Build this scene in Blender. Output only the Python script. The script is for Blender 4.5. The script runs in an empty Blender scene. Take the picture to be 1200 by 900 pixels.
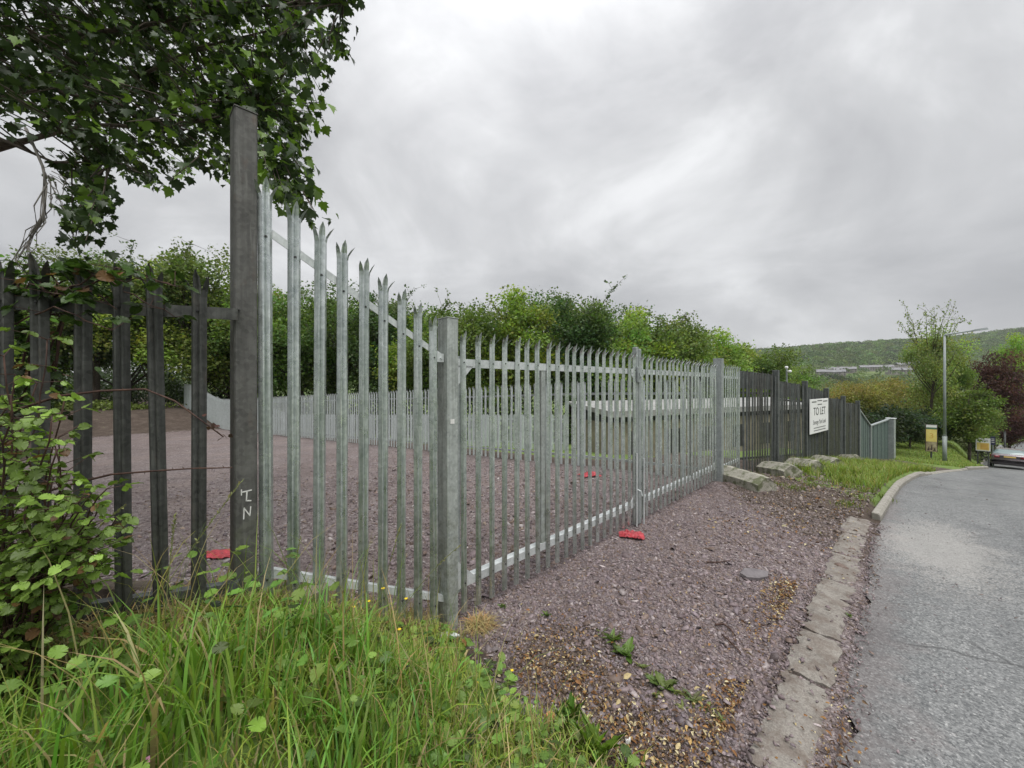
import bpy, math, random
import numpy as np
from mathutils import Matrix, Vector

rng = np.random.default_rng(7)
random.seed(7)
SC = bpy.context.scene
COL = SC.collection
K = math.sqrt(0.5)
EYE = 1.93
F = 451.0 / 1200.0

def P(s, n):
    """along-street / across-street coordinates to world x, y"""
    return ((s + n) * K, (s - n) * K)

def SN(x, y):
    return ((x + y) * K, (x - y) * K)

def ray(px, z):
    return ((px - 600.0) / 451.0 * z, z)

def sst(a, b, v):
    t = np.clip((np.asarray(v, float) - a) / (b - a), 0, 1)
    return t * t * (3 - 2 * t)

# ------------------------------------------------------------------ terrain
GS = [-400, -60, 0, 5, 8, 10.5, 13, 16, 20, 25, 30, 36, 43, 50, 60, 73, 90, 120, 200, 400, 2000]
GZ = [1.5, .6, 0, 0, -.06, -.2, -.4, -.7, -1.1, -1.65, -2.25, -3.05, -3.97, -4.7, -5.35, -5.9, -6.3, -8.5, -13, -16, -16]
ES = [-200, 0, 7, 8, 12, 16, 20, 25, 30, 36, 43, 50, 60, 73, 90, 200]
EN = [-.22, -.22, -.22, -.14, .08, .45, 1.25, 2.25, 3.2, 3.8, 4.35, 5.0, 6.3, 8.6, 12.5, 40]

def smooth_interp(xs, ys):
    xs = np.array(xs, float); ys = np.array(ys, float)
    d = np.gradient(ys, xs)
    def f(v):
        v = np.clip(np.asarray(v, float), xs[0], xs[-1])
        i = np.clip(np.searchsorted(xs, v, side='right') - 1, 0, len(xs) - 2)
        h = xs[i + 1] - xs[i]; t = (v - xs[i]) / h
        return ((2*t**3 - 3*t**2 + 1) * ys[i] + (t**3 - 2*t**2 + t) * h * d[i]
                + (-2*t**3 + 3*t**2) * ys[i + 1] + (t**3 - t**2) * h * d[i + 1])
    return f
gfun = smooth_interp(GS, GZ)
efun = lambda s: np.interp(s, ES, EN)

def waves(x, y):
    return (np.sin(3.1*x + 1.7*y + .4) * np.sin(2.3*y - 1.1*x + 1.9) * .5 + np.sin(7.3*x - 4.1*y) * np.sin(6.1*y + 2.7*x + .8) * .3
            + np.sin(15.7*x + 9.3*y + 2.) * np.sin(13.1*y - 8.3*x) * .2)

def side_s(n):
    """along-street coordinate of the yard's side fence at n"""
    return 7.77 + (np.asarray(n) + 2.5) * 0.121

def H(s, n):
    s = np.asarray(s, float); n = np.asarray(n, float)
    e = efun(s)
    h = gfun(s) + 0 * n
    left = e - .1 - n
    x = (s + n) * K; y = (s - n) * K
    # verge behind the raised kerb
    vg = sst(0, .12, left)
    h = h + .09 * sst(7.2, 8.2, s) * (1 - sst(17, 18, s) * (1 - sst(23, 24.5, s))) * vg
    # rough spoil
    h = h + (.018 + .045 * sst(6.5, 9, s) * (1 - sst(14, 20, s))) * waves(x, y) * sst(.05, .6, left) * sst(-16, -2, n)
    # grassy bank at the foot of the old fence
    b = .78 * sst(1.9, .2, s) * sst(-.5, -1.7, n) * sst(-4.6, -2.75, n)
    h = h + b
    # yard falls away to the back
    h = h - .042 * np.clip(-n - 5, 0, 26)
    # neighbouring ground is lower than the yard
    h = h - .55 * sst(.6, 3.2, s - side_s(n)) * sst(-4.5, -7, n)
    # earth bank at the far end of the yard
    h = h + 1.15 * sst(-30.5, -38, n) * sst(6.5, 2.5, s)
    # lawn beyond the track stays level while the road drops
    w = sst(24, 31, s) * sst(.15, 1.6, left) * sst(-14, -7, n) * (1 - sst(48, 66, s))
    h = h + w * (np.maximum(-2.5 - .015 * (s - 33), h) - h)
    return h

def Hxy(x, y):
    s, n = SN(x, y)
    return float(H(s, n))

# ------------------------------------------------------------------ mesh helpers
def link(o, parent=None):
    COL.objects.link(o)
    if parent is not None:
        o.parent = parent
    return o

def tag(o, label=None, cat=None, group=None, kind=None):
    if label: o['label'] = label
    if cat: o['category'] = cat
    if group: o['group'] = group
    if kind: o['kind'] = kind
    return o

def thing(name, label, cat, loc=(0, 0, 0), rz=0.0, group=None):
    o = bpy.data.objects.new(name, None)
    o.empty_display_size = .2
    o.location = loc; o.rotation_euler = (0, 0, rz)
    link(o)
    return tag(o, label, cat, group)

class MB:
    def __init__(self):
        self.v = []; self.f = []; self.mi = []; self.cur = 0
    def add(self, vs, fs):
        o = len(self.v)
        self.v.extend([tuple(p) for p in vs])
        for f in fs:
            self.f.append(tuple(i + o for i in f)); self.mi.append(self.cur)
        return self
    def box(self, x0, x1, y0, y1, z0, z1, M=None):
        vs = [(x0,y0,z0),(x1,y0,z0),(x1,y1,z0),(x0,y1,z0),(x0,y0,z1),(x1,y0,z1),(x1,y1,z1),(x0,y1,z1)]
        if M is not None: vs = [tuple(M @ Vector(p)) for p in vs]
        return self.add(vs, [(3,2,1,0),(4,5,6,7),(0,1,5,4),(1,2,6,5),(2,3,7,6),(3,0,4,7)])
    def bbox(self, x0, x1, y0, y1, z0, z1, b=.01, M=None):
        """box with chamfered edges (octagon footprint, chamfered top and bottom)"""
        def ring(i, z):
            a0, a1, c0, c1 = x0+i, x1-i, y0+i, y1-i
            return [(a0+b,c0,z),(a1-b,c0,z),(a1,c0+b,z),(a1,c1-b,z),(a1-b,c1,z),(a0+b,c1,z),(a0,c1-b,z),(a0,c0+b,z)]
        rings = [ring(b*.9, z0), ring(0, z0+b), ring(0, z1-b), ring(b*.9, z1)]
        vs = [p for r in rings for p in r]
        if M is not None: vs = [tuple(M @ Vector(p)) for p in vs]
        fs = [tuple(range(7, -1, -1)), tuple(range(24, 32))]
        for k in range(3):
            for i in range(8):
                j = (i + 1) % 8
                fs.append((k*8+i, k*8+j, k*8+8+j, k*8+8+i))
        return self.add(vs, fs)
    def tube(self, pts, rad, sides=6, cap=True):
        pts = [Vector(p) for p in pts]
        if not hasattr(rad, '__len__'): rad = [rad] * len(pts)
        vs = []; up = Vector((.13, .21, .97)); prev = None
        for i, p in enumerate(pts):
            t = (pts[min(i+1, len(pts)-1)] - pts[max(i-1, 0)])
            if t.length < 1e-9: t = Vector((0, 0, 1))
            t.normalize()
            a = t.cross(up if prev is None else prev)
            if a.length < 1e-3: a = t.cross(Vector((1, .2, 0)))
            a.normalize(); b = a.cross(t).normalized()
            prev = b if False else up if abs(t.dot(up)) < .95 else Vector((1, .2, .1))
            for k in range(sides):
                q = 2*math.pi*k/sides
                vs.append(tuple(p + (a*math.cos(q) + b*math.sin(q)) * rad[i]))
        fs = []
        for i in range(len(pts)-1):
            for k in range(sides):
                j = (k+1) % sides
                fs.append((i*sides+k, i*sides+j, (i+1)*sides+j, (i+1)*sides+k))
        if cap:
            fs.append(tuple(range(sides-1, -1, -1)))
            e = (len(pts)-1)*sides
            fs.append(tuple(range(e, e+sides)))
        return self.add(vs, fs)
    def prism(self, poly, d0, d1, axis='y'):
        """polygon in x,z extruded along y (axis 'y'), or in y,z along x (axis 'x')"""
        m = len(poly)
        if axis == 'y': vs = [(a, d0, b) for a, b in poly] + [(a, d1, b) for a, b in poly]
        else: vs = [(d0, a, b) for a, b in poly] + [(d1, a, b) for a, b in poly]
        fs = [tuple(range(m)), tuple(range(2*m-1, m-1, -1))]
        for i in range(m):
            j = (i+1) % m
            fs.append((j, i, m+i, m+j))
        return self.add(vs, fs)
    def mesh(self, name, mats, smooth=False):
        me = bpy.data.meshes.new(name)
        me.from_pydata(self.v, [], self.f)
        for m in (mats if isinstance(mats, (list, tuple)) else [mats]):
            me.materials.append(m)
        if any(self.mi): me.polygons.foreach_set('material_index', self.mi)
        me.polygons.foreach_set('use_smooth', [smooth] * len(me.polygons))
        me.update()
        return me
    def build(self, name, mats, parent=None, smooth=False, loc=None, fix=True):
        me = self.mesh(name, mats, smooth)
        if fix:
            import bmesh
            bm = bmesh.new(); bm.from_mesh(me)
            bmesh.ops.recalc_face_normals(bm, faces=bm.faces[:])
            bm.to_mesh(me); bm.free()
        o = bpy.data.objects.new(name, me)
        if loc is not None: o.location = loc
        return link(o, parent)

def array_mesh(name, V, Fc, mat, col=None, smooth=False):
    """mesh from numpy arrays; Fc is (M, k)"""
    me = bpy.data.meshes.new(name)
    V = np.ascontiguousarray(V, np.float32); Fc = np.ascontiguousarray(Fc, np.int32)
    m, k = Fc.shape
    me.vertices.add(len(V)); me.vertices.foreach_set('co', V.ravel())
    me.loops.add(m*k); me.loops.foreach_set('vertex_index', Fc.ravel())
    me.polygons.add(m)
    me.polygons.foreach_set('loop_start', np.arange(0, m*k, k, dtype=np.int32))
    me.polygons.foreach_set('loop_total', np.full(m, k, np.int32))
    if smooth: me.polygons.foreach_set('use_smooth', np.ones(m, bool))
    me.materials.append(mat)
    if col is not None:
        a = me.attributes.new('col', 'FLOAT_COLOR', 'POINT')
        c = np.ones((len(V), 4), np.float32); c[:, :col.shape[1]] = col
        a.data.foreach_set('color', c.ravel())
    me.update(calc_edges=True)
    return me

def eul(rx, ry, rz):
    """rotation matrices Rz @ Ry @ Rx for arrays of angles"""
    cx, sx, cy, sy, cz, sz = np.cos(rx), np.sin(rx), np.cos(ry), np.sin(ry), np.cos(rz), np.sin(rz)
    R = np.empty((len(rx), 3, 3))
    R[:,0,0]=cz*cy; R[:,0,1]=cz*sy*sx-sz*cx; R[:,0,2]=cz*sy*cx+sz*sx
    R[:,1,0]=sz*cy; R[:,1,1]=sz*sy*sx+cz*cx; R[:,1,2]=sz*sy*cx-cz*sx
    R[:,2,0]=-sy; R[:,2,1]=cy*sx; R[:,2,2]=cy*cx
    return R

def frame_from(dirs, rolls):
    """rotation whose +Y axis is dirs, rolled about it (leaf stem along +Y, normal +Z)"""
    y = dirs / np.linalg.norm(dirs, axis=1, keepdims=True)
    up = np.tile([0, 0, 1.0], (len(y), 1)); up[np.abs(y[:, 2]) > .97] = [1, 0, 0]
    x = np.cross(y, up); x /= np.linalg.norm(x, axis=1, keepdims=True)
    z = np.cross(x, y)
    c, s_ = np.cos(rolls)[:, None], np.sin(rolls)[:, None]
    x2 = x*c + z*s_; z2 = -x*s_ + z*c
    return np.stack([x2, y, z2], axis=2)

def scatter_arrays(tv, tf, pos, R, scale, col):
    tv = np.asarray(tv, float); tf = np.asarray(tf, int)
    sc = np.asarray(scale, float)
    if sc.ndim == 1: sc = np.repeat(sc[:, None], 3, 1)
    V = np.einsum('nij,nkj->nki', R, tv[None] * sc[:, None, :]) + pos[:, None, :]
    k = len(tv); n = len(pos)
    Fc = (tf[None] + (np.arange(n) * k)[:, None, None]).reshape(-1, tf.shape[1])
    C = np.repeat(col, k, 0) if col is not None else None
    return V.reshape(-1, 3), Fc, C

def merge_arrays(lst):
    V, Fs, C, o = [], [], [], 0
    for v, f, c in lst:
        V.append(v); Fs.append(f + o); C.append(c); o += len(v)
    return np.vstack(V), np.vstack(Fs), np.vstack(C)

def mobj(name, me, parent=None, loc=None):
    o = bpy.data.objects.new(name, me)
    if loc is not None: o.location = loc
    return link(o, parent)

# ------------------------------------------------------------------ materials
def new_mat(name):
    m = bpy.data.materials.new(name); m.use_nodes = True
    nt = m.node_tree; nt.nodes.clear()
    return m, nt
class NT:
    def __init__(self, nt): self.nt = nt
    def n(self, t, **kw):
        d = self.nt.nodes.new(t)
        for k, v in kw.items(): setattr(d, k, v)
        return d
    def l(self, a, b): self.nt.links.new(a, b)
    def val(self, sock, v):
        if hasattr(v, 'is_linked') or isinstance(v, bpy.types.NodeSocket): self.l(v, sock)
        else: sock.default_value = v
    def noise(self, vec, scale, detail=4, rough=.55, dist=0.0):
        d = self.n('ShaderNodeTexNoise'); self.l(vec, d.inputs['Vector'])
        d.inputs['Scale'].default_value = scale; d.inputs['Detail'].default_value = detail
        d.inputs['Roughness'].default_value = rough; d.inputs['Distortion'].default_value = dist
        return d.outputs['Fac']
    def vor(self, vec, scale, feature='F1', out='Distance'):
        d = self.n('ShaderNodeTexVoronoi', feature=feature); self.l(vec, d.inputs['Vector'])
        d.inputs['Scale'].default_value = scale
        return d.outputs[out]
    def ramp(self, fac, stops, interp='LINEAR'):
        d = self.n('ShaderNodeValToRGB'); self.l(fac, d.inputs['Fac'])
        cr = d.color_ramp; cr.interpolation = interp
        while len(cr.elements) < len(stops): cr.elements.new(.5)
        for e, (p, c) in zip(cr.elements, stops):
            e.position = p
            e.color = (c, c, c, 1) if not hasattr(c, '__len__') else (*c, 1)
        return d.outputs['Color']
    def mix(self, fac, a, b, blend='MIX'):
        d = self.n('ShaderNodeMix', data_type='RGBA', blend_type=blend)
        for sock, v in ((d.inputs[0], fac), (d.inputs[6], a), (d.inputs[7], b)):
            if isinstance(v, bpy.types.NodeSocket): self.l(v, sock)
            elif hasattr(v, '__len__'): sock.default_value = (*v[:3], 1)
            else: sock.default_value = v
        return d.outputs[2]
    def math(self, op, a, b=0.0, clamp=False):
        d = self.n('ShaderNodeMath', operation=op, use_clamp=clamp)
        for sock, v in ((d.inputs[0], a), (d.inputs[1], b)):
            if isinstance(v, bpy.types.NodeSocket): self.l(v, sock)
            else: sock.default_value = v
        return d.outputs[0]
    def mapping(self, vec, scale=(1,1,1), rot=(0,0,0), loc=(0,0,0)):
        d = self.n('ShaderNodeMapping'); self.l(vec, d.inputs['Vector'])
        d.inputs['Scale'].default_value = scale; d.inputs['Rotation'].default_value = rot; d.inputs['Location'].default_value = loc
        return d.outputs['Vector']
    def pos(self): return self.n('ShaderNodeNewGeometry').outputs['Position']
    def objc(self): return self.n('ShaderNodeTexCoord').outputs['Object']
    def attr(self, name): return self.n('ShaderNodeAttribute', attribute_name=name)
    def bump(self, h, strength=.4, dist=.01):
        d = self.n('ShaderNodeBump'); self.l(h, d.inputs['Height'])
        d.inputs['Strength'].default_value = strength; d.inputs['Distance'].default_value = dist
        return d.outputs['Normal']
    def bsdf(self, base, rough=.6, metal=0.0, normal=None, spec=.5, out=True, **kw):
        b = self.n('ShaderNodeBsdfPrincipled')
        if isinstance(base, bpy.types.NodeSocket): self.l(base, b.inputs['Base Color'])
        else: b.inputs['Base Color'].default_value = (*base[:3], 1)
        for key, v in (('Roughness', rough), ('Metallic', metal), ('Specular IOR Level', spec)):
            if isinstance(v, bpy.types.NodeSocket): self.l(v, b.inputs[key])
            else: b.inputs[key].default_value = v
        for key, v in kw.items():
            b.inputs[key.replace('_', ' ')].default_value = v
        if normal is not None: self.l(normal, b.inputs['Normal'])
        if out: self.out(b.outputs[0])
        return b.outputs[0]
    def out(self, s):
        o = self.n('ShaderNodeOutputMaterial'); self.l(s, o.inputs['Surface'])

def mat_simple(name, c1, c2, scale=6, rough=.6, metal=0.0, bump=.2, spec=.5, detail=5, bdist=.005):
    m, nt = new_mat(name); g = NT(nt); p = g.pos()
    f = g.noise(p, scale, detail, .6)
    col = g.ramp(f, [(.3, c1), (.7, c2)])
    f2 = g.noise(p, scale * 6, 3)
    g.bsdf(col, rough, metal, g.bump(f2, bump, bdist) if bump else None, spec)
    return m

def mat_galv(name, lo, hi, stain=(.16, .2, .15), stain_amt=.35, metal=.55, rough=.48, moss=0.0, rust=0.0):
    m, nt = new_mat(name); g = NT(nt); p = g.pos()
    cell = g.vor(p, 55, 'F1', 'Color')
    sep = g.n('ShaderNodeSeparateColor'); g.l(cell, sep.inputs[0])
    n1 = g.noise(p, 7, 5, .6)
    f = g.math('ADD', g.math('MULTIPLY', sep.outputs[0], .25), g.math('MULTIPLY', n1, .8))
    col = g.ramp(f, [(.28, lo), (.8, hi)])
    streak = g.noise(g.mapping(p, (38, 38, 1.1)), 1.0, 4, .6)
    col = g.mix(g.math('MULTIPLY', g.ramp(streak, [(.45, 0.0), (.72, 1.0)]), stain_amt), col, stain)
    # runs of white oxide
    ox = g.noise(g.mapping(p, (60, 60, 3.5), loc=(3, 1, 7)), 1.0, 3, .5)
    col = g.mix(g.math('MULTIPLY', g.ramp(ox, [(.62, 0.0), (.75, 1.0)]), .4), col, tuple(min(1, c * 1.45) for c in hi))
    if rust:
        rn = g.noise(g.mapping(p, (14, 14, 5), loc=(9, 2, 1)), 1.0, 5, .65)
        col = g.mix(g.math('MULTIPLY', g.ramp(rn, [(.58, 0.0), (.72, 1.0)]), rust), col, (.12, .06, .03))
    if moss:
        sx = g.n('ShaderNodeSeparateXYZ'); g.l(p, sx.inputs[0])
        low = g.ramp(g.math('ADD', g.math('MULTIPLY', sx.outputs[2], .6), g.math('MULTIPLY', g.noise(p, 9, 4), .5)), [(.55, 1.0), (1.0, 0.0)])
        mn = g.ramp(g.noise(p, 16, 5, .7), [(.4, 0.0), (.65, 1.0)])
        col = g.mix(g.math('MULTIPLY', g.math('MULTIPLY', low, mn), moss), col, (.10, .12, .05))
    rr = g.ramp(g.noise(p, 12, 3), [(.3, rough - .1), (.7, rough + .14)])
    g.bsdf(col, rr, metal, g.bump(g.noise(p, 90, 2), .12, .002))
    return m

def mat_leaf(name, trans=.35, rough=.45, tint=(1, 1, 1), spec=.4, objvar=0.0):
    m, nt = new_mat(name); g = NT(nt)
    c = g.attr('col').outputs['Color']
    c = g.mix(1.0, c, tint, 'MULTIPLY')
    if objvar:
        oi = g.n('ShaderNodeObjectInfo')
        hs = g.n('ShaderNodeHueSaturation')
        g.l(c, hs.inputs['Color'])
        g.l(g.math('ADD', g.math('MULTIPLY', oi.outputs['Random'], .05 * objvar), .5 - .03 * objvar), hs.inputs['Hue'])
        g.l(g.math('ADD', g.math('MULTIPLY', oi.outputs['Random'], .6 * objvar), 1 - .25 * objvar), hs.inputs['Value'])
        c = hs.outputs['Color']
    b = g.bsdf(c, rough, 0, None, spec, out=False)
    t = g.n('ShaderNodeBsdfTranslucent')
    g.l(g.mix(1.0, c, (1.25, 1.35, .7), 'MULTIPLY'), t.inputs['Color'])
    mx = g.n('ShaderNodeMixShader'); mx.inputs[0].default_value = trans
    g.l(b, mx.inputs[1]); g.l(t.outputs[0], mx.inputs[2])
    g.out(mx.outputs[0])
    return m

def mat_attr(name, rough=.7, spec=.3, bump_scale=60, bump=.3, bd=.004, metal=0):
    m, nt = new_mat(name); g = NT(nt); p = g.pos()
    c = g.attr('col').outputs['Color']
    f = g.noise(p, bump_scale, 4)
    c = g.mix(.6, c, g.ramp(f, [(.3, .6), (.7, 1.35)]), 'MULTIPLY')
    g.bsdf(c, rough, metal, g.bump(f, bump, bd), spec)
    return m

M = {}
M['galv'] = mat_galv('galvanised_steel', (.37, .41, .405), (.70, .74, .73), stain=(.19, .24, .19), stain_amt=.6, metal=.78, rough=.30, moss=.3)
M['galv_post'] = mat_galv('galvanised_post_steel', (.30, .325, .31), (.54, .575, .555), stain=(.16, .175, .15), stain_amt=.5, metal=.5, rough=.58, moss=.55)
M['galv_bright'] = mat_galv('bright_galvanised_steel', (.47, .50, .50), (.68, .71, .71), stain=(.30, .33, .31), stain_amt=.25, metal=.35, rough=.5)
M['galv_old'] = mat_galv('weathered_dark_steel', (.032, .033, .031), (.115, .118, .110), stain=(.02, .022, .02), stain_amt=.6, metal=.25, rough=.62, moss=.6, rust=.2)
M['galv_dull'] = mat_galv('dull_old_steel', (.052, .060, .059), (.14, .152, .147), stain=(.03, .032, .028), stain_amt=.6, metal=.2, rough=.65, rust=.25)
M['galv_mid'] = mat_galv('grey_side_fence_steel', (.27, .30, .30), (.50, .53, .53), stain=(.17, .20, .18), metal=.5, rough=.45)
M['pale_steel'] = mat_galv('pale_galvanised_steel', (.42, .47, .47), (.62, .67, .67), stain=(.3, .35, .33), metal=.25, rough=.55)
M['green_sheet'] = mat_galv('grey_green_sheet_steel', (.075, .110, .098), (.115, .155, .140), stain=(.055, .075, .066), metal=.05, rough=.6)
M['bolt'] = mat_simple('bolt_steel', (.03, .03, .03), (.09, .09, .09), 30, .45, .6, 0)
def mat_conc(name, lo, hi, moss=0.0, mossc=(.07, .085, .03), scale=5):
    m, nt = new_mat(name); g = NT(nt); p = g.pos()
    n1 = g.noise(p, scale, 6, .65); n2 = g.noise(p, 55, 4, .7); sp = g.vor(p, 150, 'F1', 'Color')
    s = g.n('ShaderNodeSeparateColor'); g.l(sp, s.inputs[0])
    f = g.math('ADD', g.math('ADD', g.math('MULTIPLY', n1, .5), g.math('MULTIPLY', n2, .3)), g.math('MULTIPLY', s.outputs[0], .2))
    col = g.ramp(f, [(.3, lo), (.7, hi)])
    dk = g.noise(p, 17, 5, .7)
    col = g.mix(g.math('MULTIPLY', g.ramp(dk, [(.56, 0.0), (.68, 1.0)]), .5), col, g.mix(1.0, col, (.5, .47, .42), 'MULTIPLY'))
    if moss:
        col = g.mix(g.math('MULTIPLY', g.ramp(g.noise(p, 6.5, 6, .7), [(.47, 0.0), (.6, 1.0)]), moss), col, mossc)
    h = g.math('ADD', g.math('MULTIPLY', n2, 1.0), g.math('MULTIPLY', s.outputs[1], .35))
    g.bsdf(col, .88, 0, g.bump(h, .6, .004), .25)
    return m
M['concrete'] = mat_simple('rough_concrete', (.24, .235, .21), (.40, .39, .36), 7, .85, 0, .6, .3)
# ------------------------------------------------------------------ ground materials
def cell_value(g, vec, scale):
    c = g.vor(vec, scale, 'F1', 'Color')
    s = g.n('ShaderNodeSeparateColor'); g.l(c, s.inputs[0])
    return s.outputs[0], s.outputs[1]

def gravel_color(g, p):
    v = g.n('ShaderNodeVectorMath', operation='ADD')
    wob = g.n('ShaderNodeTexNoise'); g.l(p, wob.inputs['Vector']); wob.inputs['Scale'].default_value = 40; wob.inputs['Detail'].default_value = 2
    sc = g.n('ShaderNodeVectorMath', operation='SCALE'); g.l(wob.outputs['Color'], sc.inputs[0]); sc.inputs['Scale'].default_value = .018
    g.l(p, v.inputs[0]); g.l(sc.outputs[0], v.inputs[1]); q = v.outputs[0]
    a, a2 = cell_value(g, q, 46); b, b2 = cell_value(g, q, 19)
    f = g.math('ADD', g.math('MULTIPLY', a, .6), g.math('MULTIPLY', b, .4))
    col = g.ramp(f, [(.1, (.084, .066, .064)), (.35, (.168, .135, .132)), (.6, (.228, .188, .185)), (.86, (.31, .268, .265)), (.97, (.46, .43, .41))])
    big = g.noise(p, .9, 5, .6)
    col = g.mix(g.math('MULTIPLY', g.ramp(big, [(.42, 0.0), (.66, 1.0)]), .55), col, g.mix(.5, col, (.17, .12, .10)))
    big2 = g.noise(p, 2.3, 5, .65)
    col = g.mix(g.math('MULTIPLY', g.ramp(big2, [(.3, 1.0), (.52, 0.0)]), .45), col, g.mix(1.0, col, (.66, .60, .62), 'MULTIPLY'))
    wet = g.noise(p, .33, 4, .6, .6)
    col = g.mix(g.math('MULTIPLY', g.ramp(wet, [(.46, 0.0), (.62, 1.0)]), .5), col, g.mix(1.0, col, (.70, .64, .62), 'MULTIPLY'))
    ruts = g.noise(g.mapping(p, (.5, 2.6, 1), (0, 0, math.radians(25))), 1.0, 6, .68, .5)
    col = g.mix(g.math('MULTIPLY', g.ramp(ruts, [(.56, 0.0), (.66, 1.0)]), .6), col, g.mix(1.0, col, (.55, .49, .46), 'MULTIPLY'))
    tan = g.noise(g.mapping(p, (1, 1, 1), loc=(5, 3, 0)), .7, 5, .62)
    col = g.mix(g.math('MULTIPLY', g.ramp(tan, [(.5, 0.0), (.66, 1.0)]), .4), col, (.29, .23, .205))
    d1 = g.vor(q, 46, 'DISTANCE_TO_EDGE', 'Distance'); d2 = g.vor(q, 19, 'DISTANCE_TO_EDGE', 'Distance')
    edge = g.math('MULTIPLY', g.ramp(d1, [(0, .0), (.16, 1.0)]), g.ramp(d2, [(0, .2), (.12, 1.0)]))
    h = g.math('ADD', g.math('MULTIPLY', edge, .7), g.math('MULTIPLY', b2, .6))
    return col, h

def mat_ground():
    m, nt = new_mat('ground_cover'); g = NT(nt); p = g.pos()
    at = g.attr('zone'); sep = g.n('ShaderNodeSeparateColor'); g.l(at.outputs['Color'], sep.inputs[0])
    gr, gh = gravel_color(g, p)
    n1 = g.noise(p, 2.2, 6, .65); n2 = g.noise(p, 14, 5, .65); n3 = g.noise(p, 70, 3, .6)
    soil = g.ramp(g.math('ADD', g.math('MULTIPLY', n1, .45), g.math('ADD', g.math('MULTIPLY', n2, .33), g.math('MULTIPLY', n3, .22))), [(.34, (.026, .019, .014)), (.5, (.070, .051, .039)), (.6, (.118, .092, .077)), (.72, (.22, .185, .16))])
    grass = g.ramp(g.math('ADD', g.math('MULTIPLY', n1, .55), g.math('MULTIPLY', n2, .45)), [(.3, (.045, .075, .018)), (.48, (.105, .16, .036)), (.62, (.17, .23, .055)), (.75, (.24, .28, .09))])
    jit = g.math('SUBTRACT', g.math('ADD', g.math('MULTIPLY', n1, .5), g.math('MULTIPLY', n2, .5)), .5)
    def mask(ch, k=1.6):
        return g.ramp(g.math('ADD', sep.outputs[ch], g.math('MULTIPLY', jit, k)), [(.42, 0.0), (.58, 1.0)])
    mg = mask(0); mv = mask(1)
    col = g.mix(mg, soil, gr)
    col = g.mix(mv, col, grass)
    hh = g.mix(mg, g.math('ADD', n2, n3), gh)
    hh = g.mix(mv, hh, g.math('ADD', n2, n3))
    rough = g.mix(mg, (.9, .9, .9), (.62, .62, .62))
    rough = g.mix(mv, rough, (.95, .95, .95))
    g.bsdf(col, rough, 0, g.bump(hh, .8, .016), .35)
    return m

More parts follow.
